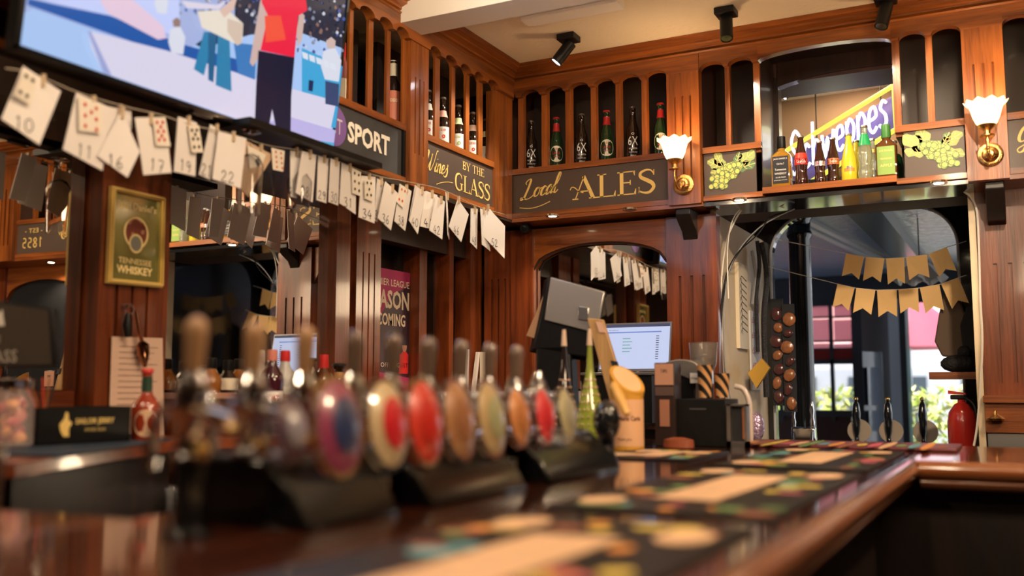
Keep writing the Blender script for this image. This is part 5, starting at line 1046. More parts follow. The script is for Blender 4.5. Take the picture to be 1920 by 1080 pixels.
for i, (y, hm, bd, lab) in enumerate(TAPS):
    k = (.62 if i == 1 else 1.0) if i < 7 else .82
    t = thing('beer_tap', 'chrome beer tap on the bar, ' + lab, 'beer tap', (-1.03, y, ZT+.103), 'row of beer taps')
    M().lathe([(.030, 0), (.030, .006), (.020, .012), (.018, .05), (.024, .062), (.026, .09), (.020, .11), (.013, .125), (.010, .14)], (-1.03, y, ZT+.103), 18).build('body', CHR, t)
    if i == 0: M().lathe([(.034, -.102), (.034, -.096), (.022, -.09), (.022, .0)], (-1.03, y, ZT+.103), 18).build('column', BLKG, t)
    M().tube(spline([(-1.03, y, ZT+.17), (-1.075, y, ZT+.175), (-1.10, y, ZT+.15), (-1.105, y, ZT+.09)], 5), .009, 10).build('spout', CHR, t)
    M().cyl((-1.03, y, ZT+.172), (-.955, y, ZT+.155), .011).build('badge_arm', CHR, t)
    if i < 9: M().lathe([(.009, 0), (.0105, .01), (.013, .03), (.0155, .075), (.016, .085), (.0135, .097), (.008, .103), (.002, .105)], (-1.03, y, ZT+.243-.045), 16, 0, Matrix.Rotation(math.radians(3), 3, 'Y')).build('handle', hm, t)
    M().ball((-1.03, y, ZT+.225), .013, 14).build('collar', CHR, t); M().ball((-.985, y-.012, ZT+.185), .010, 12).build('arm_glint_ball', CHR, t); M().ball((-1.01, y, ZT+.115), .014, 12).build('base_glint_ball', BRASS, t)  # collar, arm and base balls added to catch bright highlights
    if bd:
        c = Vector((-.955, y, 1.243)); R = Matrix.Rotation(math.radians(-20), 3, 'X') @ Matrix.Rotation(math.radians(78), 3, 'Y'); a_, b__ = .074*k, .061*k
        def disc(b, r0, r1, x, dome, m, half=None, n=28):
            vs = []; ring = 6
            for q in range(ring+1):
                rr = r0 + (r1-r0)*q/ring
                for j in range(n):
                    an = 2*math.pi*j/n; vs.append(c + R @ Vector((-rr*a_*math.sin(an), rr*b__*math.cos(an), x + dome*(1-rr*rr))))
            b.add(vs, [(q*n+j, q*n+(j+1) % n, (q+1)*n+(j+1) % n, (q+1)*n+j) for q in range(ring) for j in range(n)], m); return b
        b = M(); disc(b, 1.0, 1.12, .0, .0, 0); disc(b, 1.12, 1.0, -.012, 0, 0); b.build('badge_rim', BRASS if i in (2, 4) else CHR, t)
        b = M(); disc(b, .02, 1.0, .002, .016, 0); o = b.build('badge', mat('badge colour %s' % lab.split(',')[0], bd[0], .3, coat=1), t)
        b = M(); disc(b, .02, .62, .0035, .0165, 0); b.build('badge_emblem', mat('badge emblem %s' % lab.split(',')[0], bd[1], .3, coat=1), t)
t = thing('beer_tap', 'dark beer tap with tilted tan handle beside the charity tin', 'beer tap', (-.98, 2.45, ZT)); p0 = PY(1150, 720, 2.45); p1 = PY(1176, 778, 2.42)
M().lathe([(.035, 0), (.03, .02), (.02, .04), (.026, .12), (.018, .16)], (-.985, 2.45, ZT), 16).build('body', BLKG, t); M().ball((-.975, 2.43, 1.22), .045, 14, 0, (.8, .8, 1.2)).build('bulb', BLKG, t)
M().tube([p0, p0.lerp(p1, .4), p1], [.011, .014, .010], 10).build('handle', mat('amber handle', (.72, .40, .10), .3, coat=.5), t)
# ================================================================== BACK COUNTER AND WHAT STANDS ON IT
ZK = 1.15
bc = thing('back_counter', 'reddish wooden back counter running along the left wall and under the arch', 'back counter', (-2.3, 2.6, 0))
cp = [(-1.87, 1.37), (-2.30, 2.24), (-2.12, 2.62), (-2.12, 4.42), (-1.40, 4.42), (-1.40, 4.80), (-2.515, 4.80), (-2.515, 2.49), (-2.62, 2.28), (-2.84, 2.15), (-2.84, .95), (-2.25, .95)]
M().prism([(x, y, ZK-.035) for x, y in cp], (0, 0, .035)).build('top', ly, bc, bevel=.004)
cf = [(-1.93, 1.41), (-2.36, 2.26), (-2.18, 2.62), (-2.18, 4.48), (-1.42, 4.48)]
for i, (a, c) in enumerate(zip(cf, cf[1:])):
    if i == 1: continue
    M().prism([(*a, 0), (*c, 0), (*c, ZK-.036), (*a, ZK-.036)], (-.02, .02, 0)).build('front', DK2, bc)
M().box((-2.50, 2.10, .84), (-2.10, 2.62, .86)).build('glass_shelf', BLK, bc)
def on(px, py, X=None, Y=None, z=ZK):
    r = PX(px, py, X) if X is not None else PY(px, py, Y); return (r.x, r.y, z)
o = M().prism([(x, y, ZK+.0005) for x, y in ((-1.93, 1.52), (-2.27, 2.18), (-2.55, 2.25), (-2.2, 1.45))], (0, 0, .004)).build('counter_mat', mat('blue rubber mat', (.018, .035, .06), .6)); tag(o, 'blue rubber mat on the end of the back counter, under the black caddy', 'mat')
# jar of pink sweets
jr = PZ(20, 838, ZK+.005); jx_, jy_ = jr.x, jr.y; t = thing('sweet_jar', 'glass jar full of pink and orange wedges at the left end of the back counter', 'jar', (jx_, jy_, ZK+.005))
JP = [(.048, 0), (.053, .006), (.053, .115), (.043, .135), (.040, .150), (.045, .156), (.045, .162), (.042, .163)]
M().lathe(JP, (jx_, jy_, ZK+.005), 24).build('glass', mat('jar glass', (1, .9, .88), .03, alpha=.22, coat=1), t)
random.seed(4); pm = [mat('pink wedge', (.75, .20, .16), .35), mat('orange wedge', (.85, .34, .12), .35), mat('red wedge', (.55, .06, .08), .35)]
for k in range(22):
    a = random.uniform(0, 6.3); r = .030*random.random()**.5; z = ZK+.025+.0047*k
    R = Matrix.Rotation(random.uniform(0, 3), 3, 'X') @ Matrix.Rotation(random.uniform(0, 3), 3, 'Z'); b = M(); b.ball((jx_+r*math.cos(a), jy_+r*math.sin(a), z), .020, 8, 0, (1, .6, .8), R); b.build('wedge', pm[k % 3], t)
M().lathe([(.047, .150), (.047, .156), (.047, .170), (.040, .173)], (jx_, jy_, ZK+.005), 24).build('rim', CHR, t)
# black bar caddy
ca, cb = PZ(66, 836, ZK+.005), PZ(243, 826, ZK+.005); u = (cb-ca); L_ = u.length; u.normalize(); w_ = Vector((-u.y, u.x, 0)); w_ = w_ if w_.dot(Vector((-1, 1, 0))) > 0 else -w_
CT = lambda p: ca + u*p.x + w_*p.y + Vector((0, 0, p.z)); t = thing('bar_caddy', 'black bar caddy lettered SAILOR JERRY in gold on the back counter', 'caddy', (ca+cb)/2); H_ = .098
for a, c in (((0, 0, 0), (L_, .006, H_)), ((0, .12, 0), (L_, .126, H_)), ((0, 0, 0), (.006, .126, H_)), ((L_-.006, 0, 0), (L_, .126, H_)), ((0, 0, 0), (L_, .126, .006)), ((L_*.36, 0, 0), (L_*.37, .12, H_*.9)), ((L_*.68, 0, 0), (L_*.69, .12, H_*.9))): M().box(a, c, 0, CT).build('wall' if c[2] > .01 else 'base', BLK, t)
TC = lambda p: CT(Vector((p.x, -.001-p.z, p.y))); b = M(); put_text(b, 'SAILOR JERRY', TC, L_*.42, .020, L_*.60, .058, 0, .02); put_text(b, 'SPICED RUM', TC, L_*.22, .008, L_*.60, .036); b.build('lettering', GOLD, t, recalc=False)
b = M(); b.flat([(L_*.29+x*.02, .05+y*.03) for x, y in ((-.3, -1), (.6, -1), (.5, -.3), (1, .2), (.4, .5), (.3, 1.1), (-.1, 1.2), (-.3, .6), (-1, .1), (-.8, -.5))], TC); b.build('logo', GOLD, t, recalc=False)
random.seed(9)
for k in range(9):
    x = .03 + .010*k; col = ('black drinking straw', (.03, .02, .02)) if k % 3 == 0 else (('brown drinking straw', (.30, .12, .05)) if k % 3 == 1 else ('red drinking straw', (.62, .08, .04)))
    p0 = CT(Vector((x+.02, .05+.004*k, .012))); p1 = p0 + Vector((0, 0, .165)) + u*(.05 - .028*k if k < 8 else -.10) + w_*.01; o = M().tube([p0, p0.lerp(p1, .5), p1], .0028, 6).build('drinking_straw', mat(*col, .4)); tag(o, ['black', 'brown', 'red'][k % 3] + ' drinking straw standing in the black caddy', 'straw', ['black', 'brown', 'red'][k % 3] + ' straws in the caddy')
# hot sauce bottle
hp = PZ(272, 824, ZK+.005)
bottle('hot_sauce_bottle', 'large hot sauce bottle with red cap and diamond label in front of the pinned notice', (hp.x, hp.y, ZK), [(.034, 0), (.036, .004), (.036, .085), (.030, .10), (.016, .118), (.013, .125), (.0125, .18)], mat('hot sauce', (.30, .035, .012), .1, coat=1), RED, caph=.02, k=1.15, neck=(.125, .165), neckc=mat('dark green band', (.02, .05, .03), .4), lab=(.012, .082, .85), labc=mat('diamond label', (.72, .46, .30), .5), oval=1)
# notice, hanging bar tools
X = -2.622; q = qx([(210, 631), (305, 634), (308, 818), (204, 812)], X); t = thing('paper_notice', 'pinkish typed paper notice pinned low on the fluted pillar', 'notice', q[3]); M().prism(q, (-.002, 0, 0)).build('sheet', mat('pinkish paper', (.66, .46, .36), .8), t)
b = M(); 
for k in range(13): yy = q[0].z-.03-.019*k; b.ribbon([(q[0].y+.03, yy), (q[1].y-.02-.03*((k*7) % 3)/2, yy)], .002, lambda p: Vector((X+.001+p.z, p.x, p.y)))
b.build('typing', mat('grey ink', (.22, .14, .12), .7), t, recalc=False)
X = -2.59; hk = PX(246, 572, X); t = thing('cocktail_tools', 'copper jigger stick and scissors hanging from a hook on the fluted pillar', 'bar tools', hk)
M().cyl(hk+Vector((-.04, 0, 0)), hk, .004).build('hook', STEEL, t); rg = M(); c0 = PX(243, 580, X); rg.tube([c0+Vector((0, .016*math.cos(a), .016*math.sin(a))) for a in [i*math.pi/8 for i in range(17)]], .003, 6); rg.build('ring', CHR, t)
M().tube([PX(255, 582, X), PX(262, 625, X), PX(266, 640, X)], [.006, .007, .007], 8).build('handle', mat('copper', (.80, .38, .22), .22, 1), t)
a = PX(266, 640, X); c = PX(272, 688, X); M().tube([a, a.lerp(c, .15), a.lerp(c, .5), c], [.010, .022, .020, .006], 12).build('cup', mat('copper dark', (.35, .16, .08), .15, 1), t)
M().tube([PX(240, 588, X), PX(238, 610, X), PX(240, 632, X)], [.008, .014, .010], 8).build('scissor_grip', BLK, t)
# tilted black promo board
t = thing('promo_board', 'black tilted promo board lettered BY THE GLASS, cut off at the left edge', 'board', PZ(60, 740, ZK)); Yq = 1.62
q = [PY(x, y, Yq) for x, y in ((-90, 552), (98, 578), (105, 688), (-95, 690))]; M().prism([q[0], q[1], q[2], q[3]], (-.01, .025, 0)).build('frame', BLK, t, bevel=.004)
mi = sum(q, Vector())/4; TB = lambda p: Vector((p.x, Yq-.0015-p.z, p.y)); ins = [mi + (p-mi)*.93 - Vector((0, .001, 0)) for p in q]; M().prism(ins, (0, .0008, 0)).build('panel', mat('promo panel', (.075, .06, .05), .25), t)
b = M(); pA = PY(10, 668, Yq); put_text(b, 'GLASS', TB, .155, .030, PY(-5, 668, Yq).x, pA.z); put_text(b, 'BY THE', TB, .085, .016, PY(-18, 636, Yq).x, PY(0, 636, Yq).z); b.build('lettering', mat('grey print', (.55, .50, .42), .5), t, recalc=False)
b = M(); pB = PY(2, 602, Yq); b.flat([(pB.x-.03, pB.z), (pB.x-.028, pB.z+.03), (pB.x-.01, pB.z+.018), (pB.x+.006, pB.z+.03), (pB.x+.012, pB.z+.005), (pB.x+.018, pB.z-.012), (pB.x-.02, pB.z-.014)], TB); b.build('crown_mark', IVORY, t, recalc=False)
fb = PY(-60, 700, Yq+.06); M().prism([(fb.x-.05, Yq+.01, ZK), (fb.x+.05, Yq+.01, ZK), (fb.x+.02, Yq+.02, q[2].z), (fb.x-.02, Yq+.02, q[2].z)], (0, .03, 0)).build('foot', BLK, t)
# bottles on the ledge and counter
LG_ = 1.29
def B_(nm, desc, px, X, z, prof, gm, **k):
    p = PX(px, 700, X); return bottle(nm, desc, (X, p.y, z), prof, gm, **k)
ROUND = [(.030, 0), (.034, .01), (.036, .035), (.030, .055), (.018, .07), (.014, .085), (.015, .11)]
AMB = mat('amber spirit', (.42, .15, .02), .05, trans=.35, coat=1)
B_('liqueur_bottle', 'small round amber liqueur bottle, first at the left on the ledge', 396, -2.60, LG_, ROUND, AMB, k=1.1, capc=BLK, caph=.035)
B_('cream_liqueur_bottle', 'small dark bottle with pale shoulder label on the ledge', 427, -2.60, LG_, ROUND, BG, k=1.05, capc=BLK, caph=.035, lab=(.01, .05, 1.5), labc=CREAML)
B_('liqueur_bottle', 'second round amber liqueur bottle on the ledge, behind the tap handle', 448, -2.60, LG_, ROUND, AMB, k=1.1, capc=BLK, caph=.035)
WB = mat('white ceramic bottle', (.78, .76, .72), .25, coat=.6)
B_('coconut_rum_bottle', 'white rum bottle with dark printing on the back counter', 487, -2.40, ZK, SPIR, WB, k=1.08, capc=WHITE, caph=.04, lab=(.04, .13, 1.0), labc=WHITE, txt=[('MALIBU', 0, .12, .04, .012), ('●', 0, .07, .024, .03)], lt=mat('rum print', (.10, .06, .04), .5))
B_('fruit_cup_bottle', 'dark bottle with pink cap and white label lettered in red', 510, -2.33, ZK, SPIR, mat('dark cordial glass', (.05, .01, .02), .05, coat=1), k=1.08, capc=mat('salmon cap', (.70, .25, .20), .4), caph=.035, lab=(.03, .135, 1.2), labc=WHITE, txt=[("PIMM'S", 0, .115, .05, .018), ('No 1 CUP', 0, .08, .035, .008)], lt=RED)
B_('vodka_bottle', 'clear frosted bottle with bright red cap beside the fruit cup', 534, -2.34, ZK, SPIR, mat('frosted vodka glass', (.80, .80, .80), .25, trans=.4), k=1.08, capc=RED, caph=.035, lab=(.06, .15, .5), labc=mat('vodka label', (.70, .66, .62), .5), txt=[('VODKA', 0, .12, .026, .012)], lt=mat('brown print', (.35, .08, .03), .5))
B_('rum_bottle', 'dark spirit bottle with black cap behind the third tap handle', 586, -2.40, ZK, SPIR, BG, k=1.0, capc=BLK, caph=.03, lab=(.03, .12, 1.0), labc=mat('brown label', (.30, .14, .07), .5))
B_('whisky_bottle', 'whisky bottle with red capsule and small white label', 607, -2.38, ZK, SPIR, mat('whisky glass', (.10, .03, .01), .05, coat=1), k=1.06, capc=RED, caph=.05, lab=(.06, .10, .8), labc=WHITE, txt=[('VAT 69', 0, .08, .03, .01)])
B_('gin_bottle', 'round black gin bottle with cork collar beside the pilaster', 636, -2.36, ZK, [(.040, 0), (.046, .01), (.046, .12), (.040, .155), (.022, .175), (.016, .185), (.016, .22), (.022, .222), (.022, .24)], BG, k=1.03, capc=BLK, neck=(.19, .212), neckc=mat('cork', (.55, .30, .12), .7))
for px, yy, lab in ((985, 4.35, 'left of the two small white bottles behind the taps'), (1010, 4.30, 'right of the two, beside the till screen')):
    bottle('milk_bottle', 'small white bottle with dark cap, ' + lab, on(px, 720, Y=4.56), [(.034, 0), (.036, .01), (.034, .05), (.018, .10), (.013, .125), (.013, .15)], WB, capc=BLK, caph=.02, k=1.0)
# menus leaning at the back
for i, (pts, lab) in enumerate(((((873, 655), (877, 655), (874, 735), (868, 735)), 'thin white menu card leaning leftmost behind the taps'), (((892, 660), (897, 660), (884, 735), (877, 735)), 'white menu card leaning to the right behind the taps'), (((900, 660), (908, 660), (908, 735), (900, 735)), 'upright cream menu folder behind the taps'))):
    q = [PY(x, y, 4.66+.03*i) for x, y in pts]; z0 = min(p.z for p in q); q = [Vector((p.x, p.y, ZK if p.z < 1.35 else p.z)) for p in q]; o = M().prism(q, (0, .02, 0)).build('menu_card', WHITE if i < 2 else CREAML); tag(o, lab, 'menu')
# glasses on the shelf under the back counter
gls = mat('tumbler glass', (.9, .92, .95), .03, trans=.9, ior=1.45)
for k in range(8):
    x = -2.13 - .085*(k % 4); y = 2.14 + .10*(k // 4) + .05*(k % 4)
    o = M().lathe([(.026, 0), (.030, .004), (.036, .13), (.038, .14), (.036, .14), (.034, .128), (.028, .012), (.002, .010)], (x, y, .862), 18).build('tumbler', gls); tag(o, 'clear tumbler on the dark shelf below the back counter', 'glass', 'tumblers on the shelf below the back counter')
light('shelf_fill_light', 'POINT', (-2.0, 2.25, 1.08), 1.2, WARM2, .03)  # added light so the tumblers show, no lamp under the counter
# hanging wine glasses
hr = thing('glass_rack', 'dark hanging glass rack fixed under the left overhang', 'glass rack', (-2.30, 2.72, 2.16)); M().box((-2.36, 2.40, 2.165), (-2.20, 3.15, 2.187)).build('rail', BLK, hr)
for px, py, X, lab in ((466, 402, -2.26, 'wine glass hanging upside down left of the other, catching gold light'), (561, 388, -2.28, 'wine glass hanging upside down on the right, under envelopes 28 and 29')):
    r_ = PX(px, py, X); zt = 2.160; H = zt - r_.z
    R = Matrix.Rotation(math.pi, 3, 'X'); t = thing('wine_glass', lab, 'wine glass', (X, r_.y, r_.z), 'wine glasses hanging from the rack')
    M().lathe([(.034, 0), (.034, .003), (.006, .007), (.004, .06), (.006, .07), (.03, .085), (.045, .115), (.044, .15), (.038, H), (.0365, H), (.042, .15), (.043, .116), (.028, .09), (.002, .078)], (X, r_.y, zt), 26, 0, R).build('bowl', GLASSC, t)
# ---- till screen, laptop
t = thing('till_screen', 'black and silver till touchscreen seen from behind, tilted on its stand', 'till screen', (-1.62, 3.42, ZT)); Y = 3.40
q = [PY(x, y, Y) for x, y in ((1030, 517), (1139, 547), (1112, 672), (1000, 655))]
q2 = [p + Vector((-.045, .05, -.01)) for p in q]; b = M(); b.add([*q, *q2], [(0, 1, 2, 3), (4, 7, 6, 5), (0, 4, 5, 1), (1, 5, 6, 2), (2, 6, 7, 3), (3, 7, 4, 0)]); b.build('screen_body', BLK, t, bevel=.006)
c = sum(q, Vector())/4; M().prism([c + (p-c)*.93 + Vector((.004, -.012, .006)) for p in q][:2] + [PY(1118, 625, Y-.012), PY(1020, 600, Y-.012)], (0, .012, 0)).build('silver_back', mat('satin silver', (.50, .48, .46), .3, .7), t, bevel=.004)
M().prism([PY(x, y, Y-.02) for x, y in ((1085, 573), (1104, 577), (1102, 602), (1083, 599))], (0, .03, 0)).build('mount_plate', STEEL, t, bevel=.003)
M().prism([PY(x, y, Y+.02) for x, y in ((1020, 549), (1037, 555), (1007, 637), (985, 630))], (0, .03, 0)).build('card_reader', mat('tan plastic', (.42, .24, .13), .5), t, bevel=.004)
p = PY(1052, 700, Y+.05); M().prism([(p.x-.075, Y, ZT+.0), (p.x+.075, Y, ZT), (p.x+.06, Y, 1.47), (p.x-.085, Y, 1.47)], (0, .07, 0)).build('stand', BLK, t, bevel=.01); M().box((p.x-.10, Y-.05, ZT), (p.x+.10, Y+.12, ZT+.02)).build('foot', BLK, t, bevel=.004)
t = thing('laptop', 'open laptop with a bright white screen on the counter under the arch', 'laptop', (-1.75, 4.5, ZK)); Y = 4.50
q = [PY(x, y, Y) for x, y in ((1120, 606), (1254, 608), (1254, 697), (1120, 693))]; za, zb2 = q[3].z-.01, q[0].z; xa, xb = q[0].x, q[1].x
def TLp(p): return Vector((xa + p.x, Y + .05*(p.y/(zb2-za)) - p.z, za + p.y))
M().box((0, 0, -.008), (xb-xa, zb2-za, 0), 0, TLp).build('lid', mat('laptop grey', (.18, .18, .19), .35, .5), t)
SC = emis('laptop screen', (.56, .62, .86), 1.0); w_, h_ = xb-xa, zb2-za
M().box((.008, .012, .0), (w_-.008, h_-.008, .001), 0, TLp).build('screen', SC, t)
b = M(); b.flat([(.008, h_-.022), (w_-.008, h_-.022), (w_-.008, h_-.008), (.008, h_-.008)], TLp, 0, .0016); b.flat([(.02, h_-.050), (w_-.05, h_-.050), (w_-.05, h_-.044), (.02, h_-.044)], TLp, 1, .0016)
put_text(b, 'Spreadsheet', TLp, .05, .008, .07, h_-.036, 0, 0, .0016)
for k in range(11): b.flat([(w_-.075, h_-.07-.011*k), (w_-.06, h_-.07-.011*k), (w_-.06, h_-.066-.011*k), (w_-.075, h_-.066-.011*k)], TLp, 0, .0016)
for k in range(5): b.flat([(.12, h_-.08-.016*k), (.16+.01*(k % 2), h_-.08-.016*k), (.16+.01*(k % 2), h_-.075-.016*k), (.12, h_-.075-.016*k)], TLp, 2, .0016)
b.build('screen_content', [emis('screen dark text', (.05, .06, .12), 1), emis('screen blue bar', (.16, .25, .60), 1), emis('screen green text', (.2, .42, .40), 1)], t, recalc=False)
M().box((xa, Y-.22, za-.022), (xb, Y+.0, za-.008)).build('keyboard_base', MC['laptop grey'], t, bevel=.004)
o = M().box((xa+.02, Y-.20, ZK), (xb-.02, Y+.05, za-.024)).build('laptop_riser', BLK); tag(o, 'black box raising the laptop above the counter', 'box')
# ---- dotted conical bottles, paddle menu
DOT = mat('gold bead', (.85, .60, .45), .25, .8)
for px, gm, lab in ((1058, mat('black cone glass', (.02, .012, .012), .06, coat=1), 'dark conical bottle studded with pale dots beneath the till screen'), (1106, mat('lime cone glass', (.42, .50, .08), .08, trans=.4, coat=1), 'lime green conical bottle studded with dots beside the wooden paddle')):
    p = PY(px, 700, 3.0); P = [(.050, 0), (.055, .01), (.052, .08), (.040, .15), (.022, .22), (.011, .28), (.009, .32), (.007, .36)]
    t = bottle('studded_bottle', lab, (p.x, 3.0, ZT), P, gm, k=.98); b = M()
    for k in range(9):
        for j in range(6): a = -2.2+.42*j+.1; r = .053*.98 if k < 3 else .053-.0063*(k-2.5); b.ball((p.x+r*math.cos(a), 3.0+r*math.sin(a), ZT+.04+.024*k), .004, 6)
    tag(b.build('studs', DOT, t), None, None, kind='stuff')
    M().cyl((p.x, 3.0, ZT+.345), (p.x, 3.0, ZT+.40), .010, .006).build('stopper', mat('pale stopper', (.62, .45, .33), .5), t)
q = [PY(x, y, 3.34) for x, y in ((1100, 596), (1130, 599), (1197, 765), (1160, 770))]; t = thing('paddle_menu', 'wooden paddle menu board leaning between the bottles and the charity tin', 'menu board', (q[3].x, 3.34, ZT))
M().prism([q[0], q[1], Vector((q[2].x+.01, 3.34, ZT)), Vector((q[3].x+.01, 3.34, ZT))], (-.0, .018, 0)).build('board', wood('paddle wood', (.34, .19, .07), (.62, .38, .16), 'z', .8, .4, .2), t, bevel=.004)
M().prism([PY(x, y, 3.338) for x, y in ((1117, 603), (1128, 604), (1136, 624), (1124, 623))], (0, -.002, 0)).build('sticker', mat('pink sticker', (.72, .45, .33), .5), t); M().prism([PY(x, y, 3.338) for x, y in ((1145, 676), (1158, 678), (1162, 692), (1150, 690))], (0, -.002, 0)).build('mark', BLACKINK, t)
# ---- charity tin
cx, cy = -1.20, 3.18; t = thing('charity_tin', 'orange-yellow charity collection tin with slanted top on the bar', 'collection tin', (cx, cy, ZT)); YT = mat('amber tin plastic', (.72, .36, .05), .35, coat=.3)
b = M(); n = 28; lo = [(cx+.056*math.cos(2*math.pi*k/n), cy+.056*math.sin(2*math.pi*k/n)) for k in range(n)]
vs = [(x, y, ZT+.001) for x, y in lo] + [(cx+(x-cx)*.97, cy+(y-cy)*.97, ZT+.175) for x, y in lo] + [(cx+(x-cx)*1.05, cy+(y-cy)*1.05, ZT+.195) for x, y in lo] + [(cx+(x-cx)*1.05, cy+(y-cy)*1.05, ZT+.235-(x-cx)*.75+(y-cy)*.45) for x, y in lo]
b.add(vs, [(i*n+k, i*n+(k+1) % n, (i+1)*n+(k+1) % n, (i+1)*n+k) for i in range(3) for k in range(n)] + [tuple(range(n-1, -1, -1)), tuple(range(3*n, 4*n))]); b.build('body', YT, t, sharp=30)
b = M(); m_ = 24; ins = [(cx+.048*math.cos(2*math.pi*k/m_), cy+.048*math.sin(2*math.pi*k/m_)) for k in range(m_)]; b.add([(x, y, ZT+.237-(x-cx)*.75+(y-cy)*.45) for x, y in ins], [tuple(range(m_))]); b.build('top_label', mat('tin top label', (.80, .56, .30), .4), t, recalc=False)
fa = math.atan2(-cy, -cx); r = .0565; b = M(); b.add([(cx+r*math.cos(fa-1.3+2.6*i/16), cy+r*math.sin(fa-1.3+2.6*i/16), z) for z in (ZT+.012, ZT+.168) for i in range(17)], [(i, i+1, 18+i, 17+i) for i in range(16)]); b.build('label', mat('tin label', (.80, .46, .26), .5), t, recalc=False)
def TT2(p): a = fa + p.x/r; return Vector((cx+(r+.0006+p.z)*math.cos(a), cy+(r+.0006+p.z)*math.sin(a), ZT+p.y))
b = M(); put_text(b, 'Marie Curie', TT2, .075, .016, .008, .105, 0, .02); put_text(b, 'Thank you', TT2, .05, .011, -.012, .035, 0, .0); b.build('lettering', mat('tin print', (.10, .03, .04), .5), t, recalc=False)
# ---- leaflet box, coffee machine, grinder, cups, steel stand
p0 = PY(1228, 800, 3.42).x; p1 = PY(1266, 800, 3.42).x; t = thing('leaflet_box', 'tall leaflet box with pink-copper panels beside the charity tin', 'leaflet box', ((p0+p1)/2, 3.44, ZT)); zt = PY(1245, 680, 3.42).z
M().box((p0, 3.42, ZT+.0), (p1, 3.50, zt)).build('case', mat('dark case', (.03, .018, .016), .3), t, bevel=.003)
for za_, zb_, cc in ((zt-.08, zt-.004, (.50, .26, .17)), (zt-.118, zt-.086, (.10, .06, .05)), (ZT+.07, ZT+.165, (.40, .18, .11))): M().box((p0+.004 if cc[0] > .45 or cc[0] < .2 else p0+.02, 3.416, za_), (p1-.004 if cc[0] > .45 or cc[0] < .2 else p1-.02, 3.42, zb_)).build('panel', mat('panel %.2f' % cc[0], cc, .4), t)
b = M(); put_text(b, 'TIPS', frame((p0, 3.4155, zt-.08), (1, 0, 0), (0, 0, 1)), .025, .012, (p1-p0)/2, .05); b.build('lettering', BLACKINK, t, recalc=False)
o = M().lathe([(.05, 0), (.055, .004), (.052, .03), (.02, .038)], (-1.06, 3.30, ZT), 20, 0, None, .6).build('leather_pouch', mat('red brown leather', (.28, .07, .03), .5)); tag(o, 'small red-brown pouch lying in front of the leaflet box', 'pouch')
Y = 3.62; X0, X1 = PY(1258, 700, Y).x, PY(1345, 700, Y).x; t = thing('coffee_machine', 'black capsule coffee machine with curved silver top', 'coffee machine', ((X0+X1)/2, 3.7, ZT))
M().box((X0, Y, ZT), (X0+.10, Y+.20, ZT+.26)).build('body', BLK, t, bevel=.012)
ar = [(X0-.035+.155*(.5-.5*math.cos(math.pi*i/12)), ZT+.27+.045*math.sin(math.pi*i/12)**.8) for i in range(13)]; b = M(); b.prism([(x, Y-.02, z) for x, z in ar] + [(X0+.12, Y-.02, ZT+.22), (X0+.09, Y-.02, ZT+.235), (X0+.02, Y-.02, ZT+.265)], (0, .18, 0)); b.build('hood', mat('satin steel', (.60, .58, .55), .25, .9), t, bevel=.004)
M().box((X0+.085, Y-.035, ZT+.225), (X0+.128, Y-.02, ZT+.262)).build('badge', mat('white badge', (.75, .73, .70), .5), t); b = M(); put_text(b, 'Gaggia', frame((X0+.085, Y-.0355, ZT+.225), (1, 0, 0), (0, 0, 1)), .034, .009, .021, .018); b.build('lettering', BLACKINK, t, recalc=False)
M().cyl((X0+.105, Y+.02, ZT+.225), (X0+.105, Y+.02, ZT+.12), .020, .024).build('spout', STEEL, t)
gp = PY(1320, 700, 3.80); t = thing('coffee_grinder', 'coffee grinder with smoky clear hopper behind the coffee machine', 'grinder', (gp.x, 3.80, ZT)); M().lathe([(.045, .0), (.045, .02), (.035, .03), (.035, .22), (.04, .24), (.030, .26)], (gp.x, 3.80, ZT), 22).build('body', BLK, t)
M().lathe([(.028, .255), (.050, .30), (.056, .38), (.058, .385), (.055, .385), (.048, .302), (.024, .262)], (gp.x, 3.80, ZT), 24).build('hopper', mat('smoky hopper', (.25, .22, .20), .1, alpha=.45, coat=1), t); M().lathe([(.024, .265), (.044, .30), (.046, .325), (.01, .335)], (gp.x, 3.80, ZT), 22).build('beans', mat('coffee beans', (.02, .012, .01), .5, bump=1, bscale=150), t)
Y = 3.52; c = PY(1326, 735, Y); t = thing('paper_cup_stack', 'stack of orange and black striped paper cups on the black box', 'cup stack', (c.x, Y+.02, ZT+.17))
CUPM = mat('striped paper cup', (.70, .38, .16), .5); nt = CUPM.node_tree; wv = nt.nodes.new('ShaderNodeTexWave'); wv.inputs['Scale'].default_value = 14; wv.bands_direction = 'DIAGONAL'; tcn = nt.nodes.new('ShaderNodeTexCoord'); cr = nt.nodes.new('ShaderNodeValToRGB'); cr.color_ramp.interpolation = 'CONSTANT'; cr.color_ramp.elements[0].color = (.015, .012, .012, 1); cr.color_ramp.elements[1].color = (.72, .38, .16, 1); cr.color_ramp.elements[1].position = .5
nt.links.new(tcn.outputs['Object'], wv.inputs['Vector']); nt.links.new(wv.outputs['Fac'], cr.inputs[0]); nt.links.new(cr.outputs[0], nt.nodes['Principled BSDF'].inputs['Base Color'])
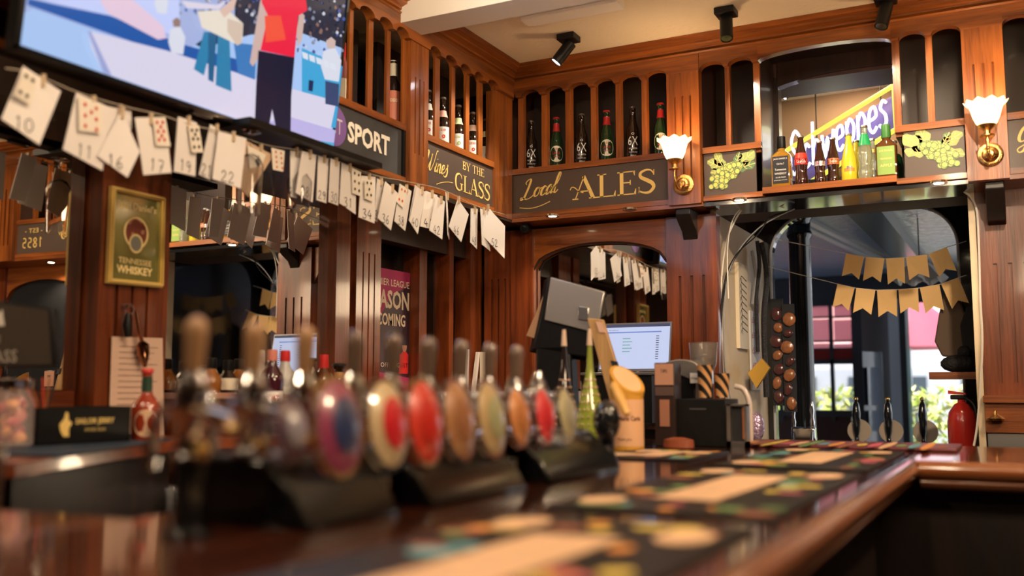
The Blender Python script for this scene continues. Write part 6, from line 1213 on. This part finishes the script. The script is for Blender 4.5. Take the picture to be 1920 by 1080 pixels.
for i, (dx, dy, h) in enumerate(((-.016, 0, .115), (.038, .03, .085))): M().lathe([(.022, 0), (.029, h), (.031, h+.003), (.027, h+.003)], (c.x+dx, Y+.03+dy, ZT+.172), 20).build('cup_column', CUPM, t)
Y = 3.44; X0, X1 = PY(1268, 800, Y).x, PY(1362, 800, Y).x; t = thing('napkin_dispenser', 'square black box on the bar carrying the striped cups', 'box', ((X0+X1)/2, Y+.08, ZT)); M().box((X0, Y, ZT+.0005), (X1, Y+.17, ZT+.168)).build('case', BLK, t, bevel=.003); M().box((X0+.05, Y-.001, ZT+.13), (X0+.11, Y+.001, ZT+.135)).build('slot', mat('slot grey', (.06, .06, .065), .4), t)
Y = 3.44; X0, X1 = PY(1364, 800, Y).x, PY(1402, 800, Y).x; t = thing('menu_holder', 'brushed steel framed menu holder at the end of the black box', 'menu holder', ((X0+X1)/2, Y, ZT)); zt = ZT+.15
for a, c_ in (((X0, Y-.01, ZT), (X0+.014, Y+.03, zt)), ((X1-.010, Y-.01, ZT), (X1, Y+.03, zt)), ((X0, Y-.01, ZT), (X1, Y+.03, ZT+.022)), ((X0, Y-.01, zt-.006), (X1, Y+.03, zt))): M().box(a, c_).build('frame', STEEL, t)
M().box((X0+.014, Y+.01, ZT+.02), (X1-.01, Y+.02, zt-.005)).build('menu', BLACKINK, t); M().box((X0+.052, Y+.004, ZT+.03), (X0+.062, Y+.012, zt-.01)).build('stripe', mat('orange stripe', (.55, .18, .05), .5), t)
o = M().tube(spline([PY(x, y, 3.66) for x, y in ((1378, 724), (1394, 730), (1404, 752), (1407, 790), (1407, 835))], 6), .010, 10).build('water_spout', mat('white enamel', (.66, .58, .54), .3, coat=.6)); tag(o, 'curved pale swan-neck pipe rising behind the steel menu holder', 'pipe')
# ---- blurred things close to the lens on the near return of the bar
gx_, gy_ = -1.42, 1.0; t = thing('pint_glass', 'dark tumbler standing at the left edge of the picture, out of focus', 'glass', (gx_-.02, gy_, ZT)); 
M().lathe([(.026, 0), (.028, .004), (.033, .11), (.031, .11), (.025, .01)], (gx_-.02, gy_, ZT), 22).build('glass', mat('dark pint glass', (.10, .06, .045), .06, alpha=.55, coat=1), t)
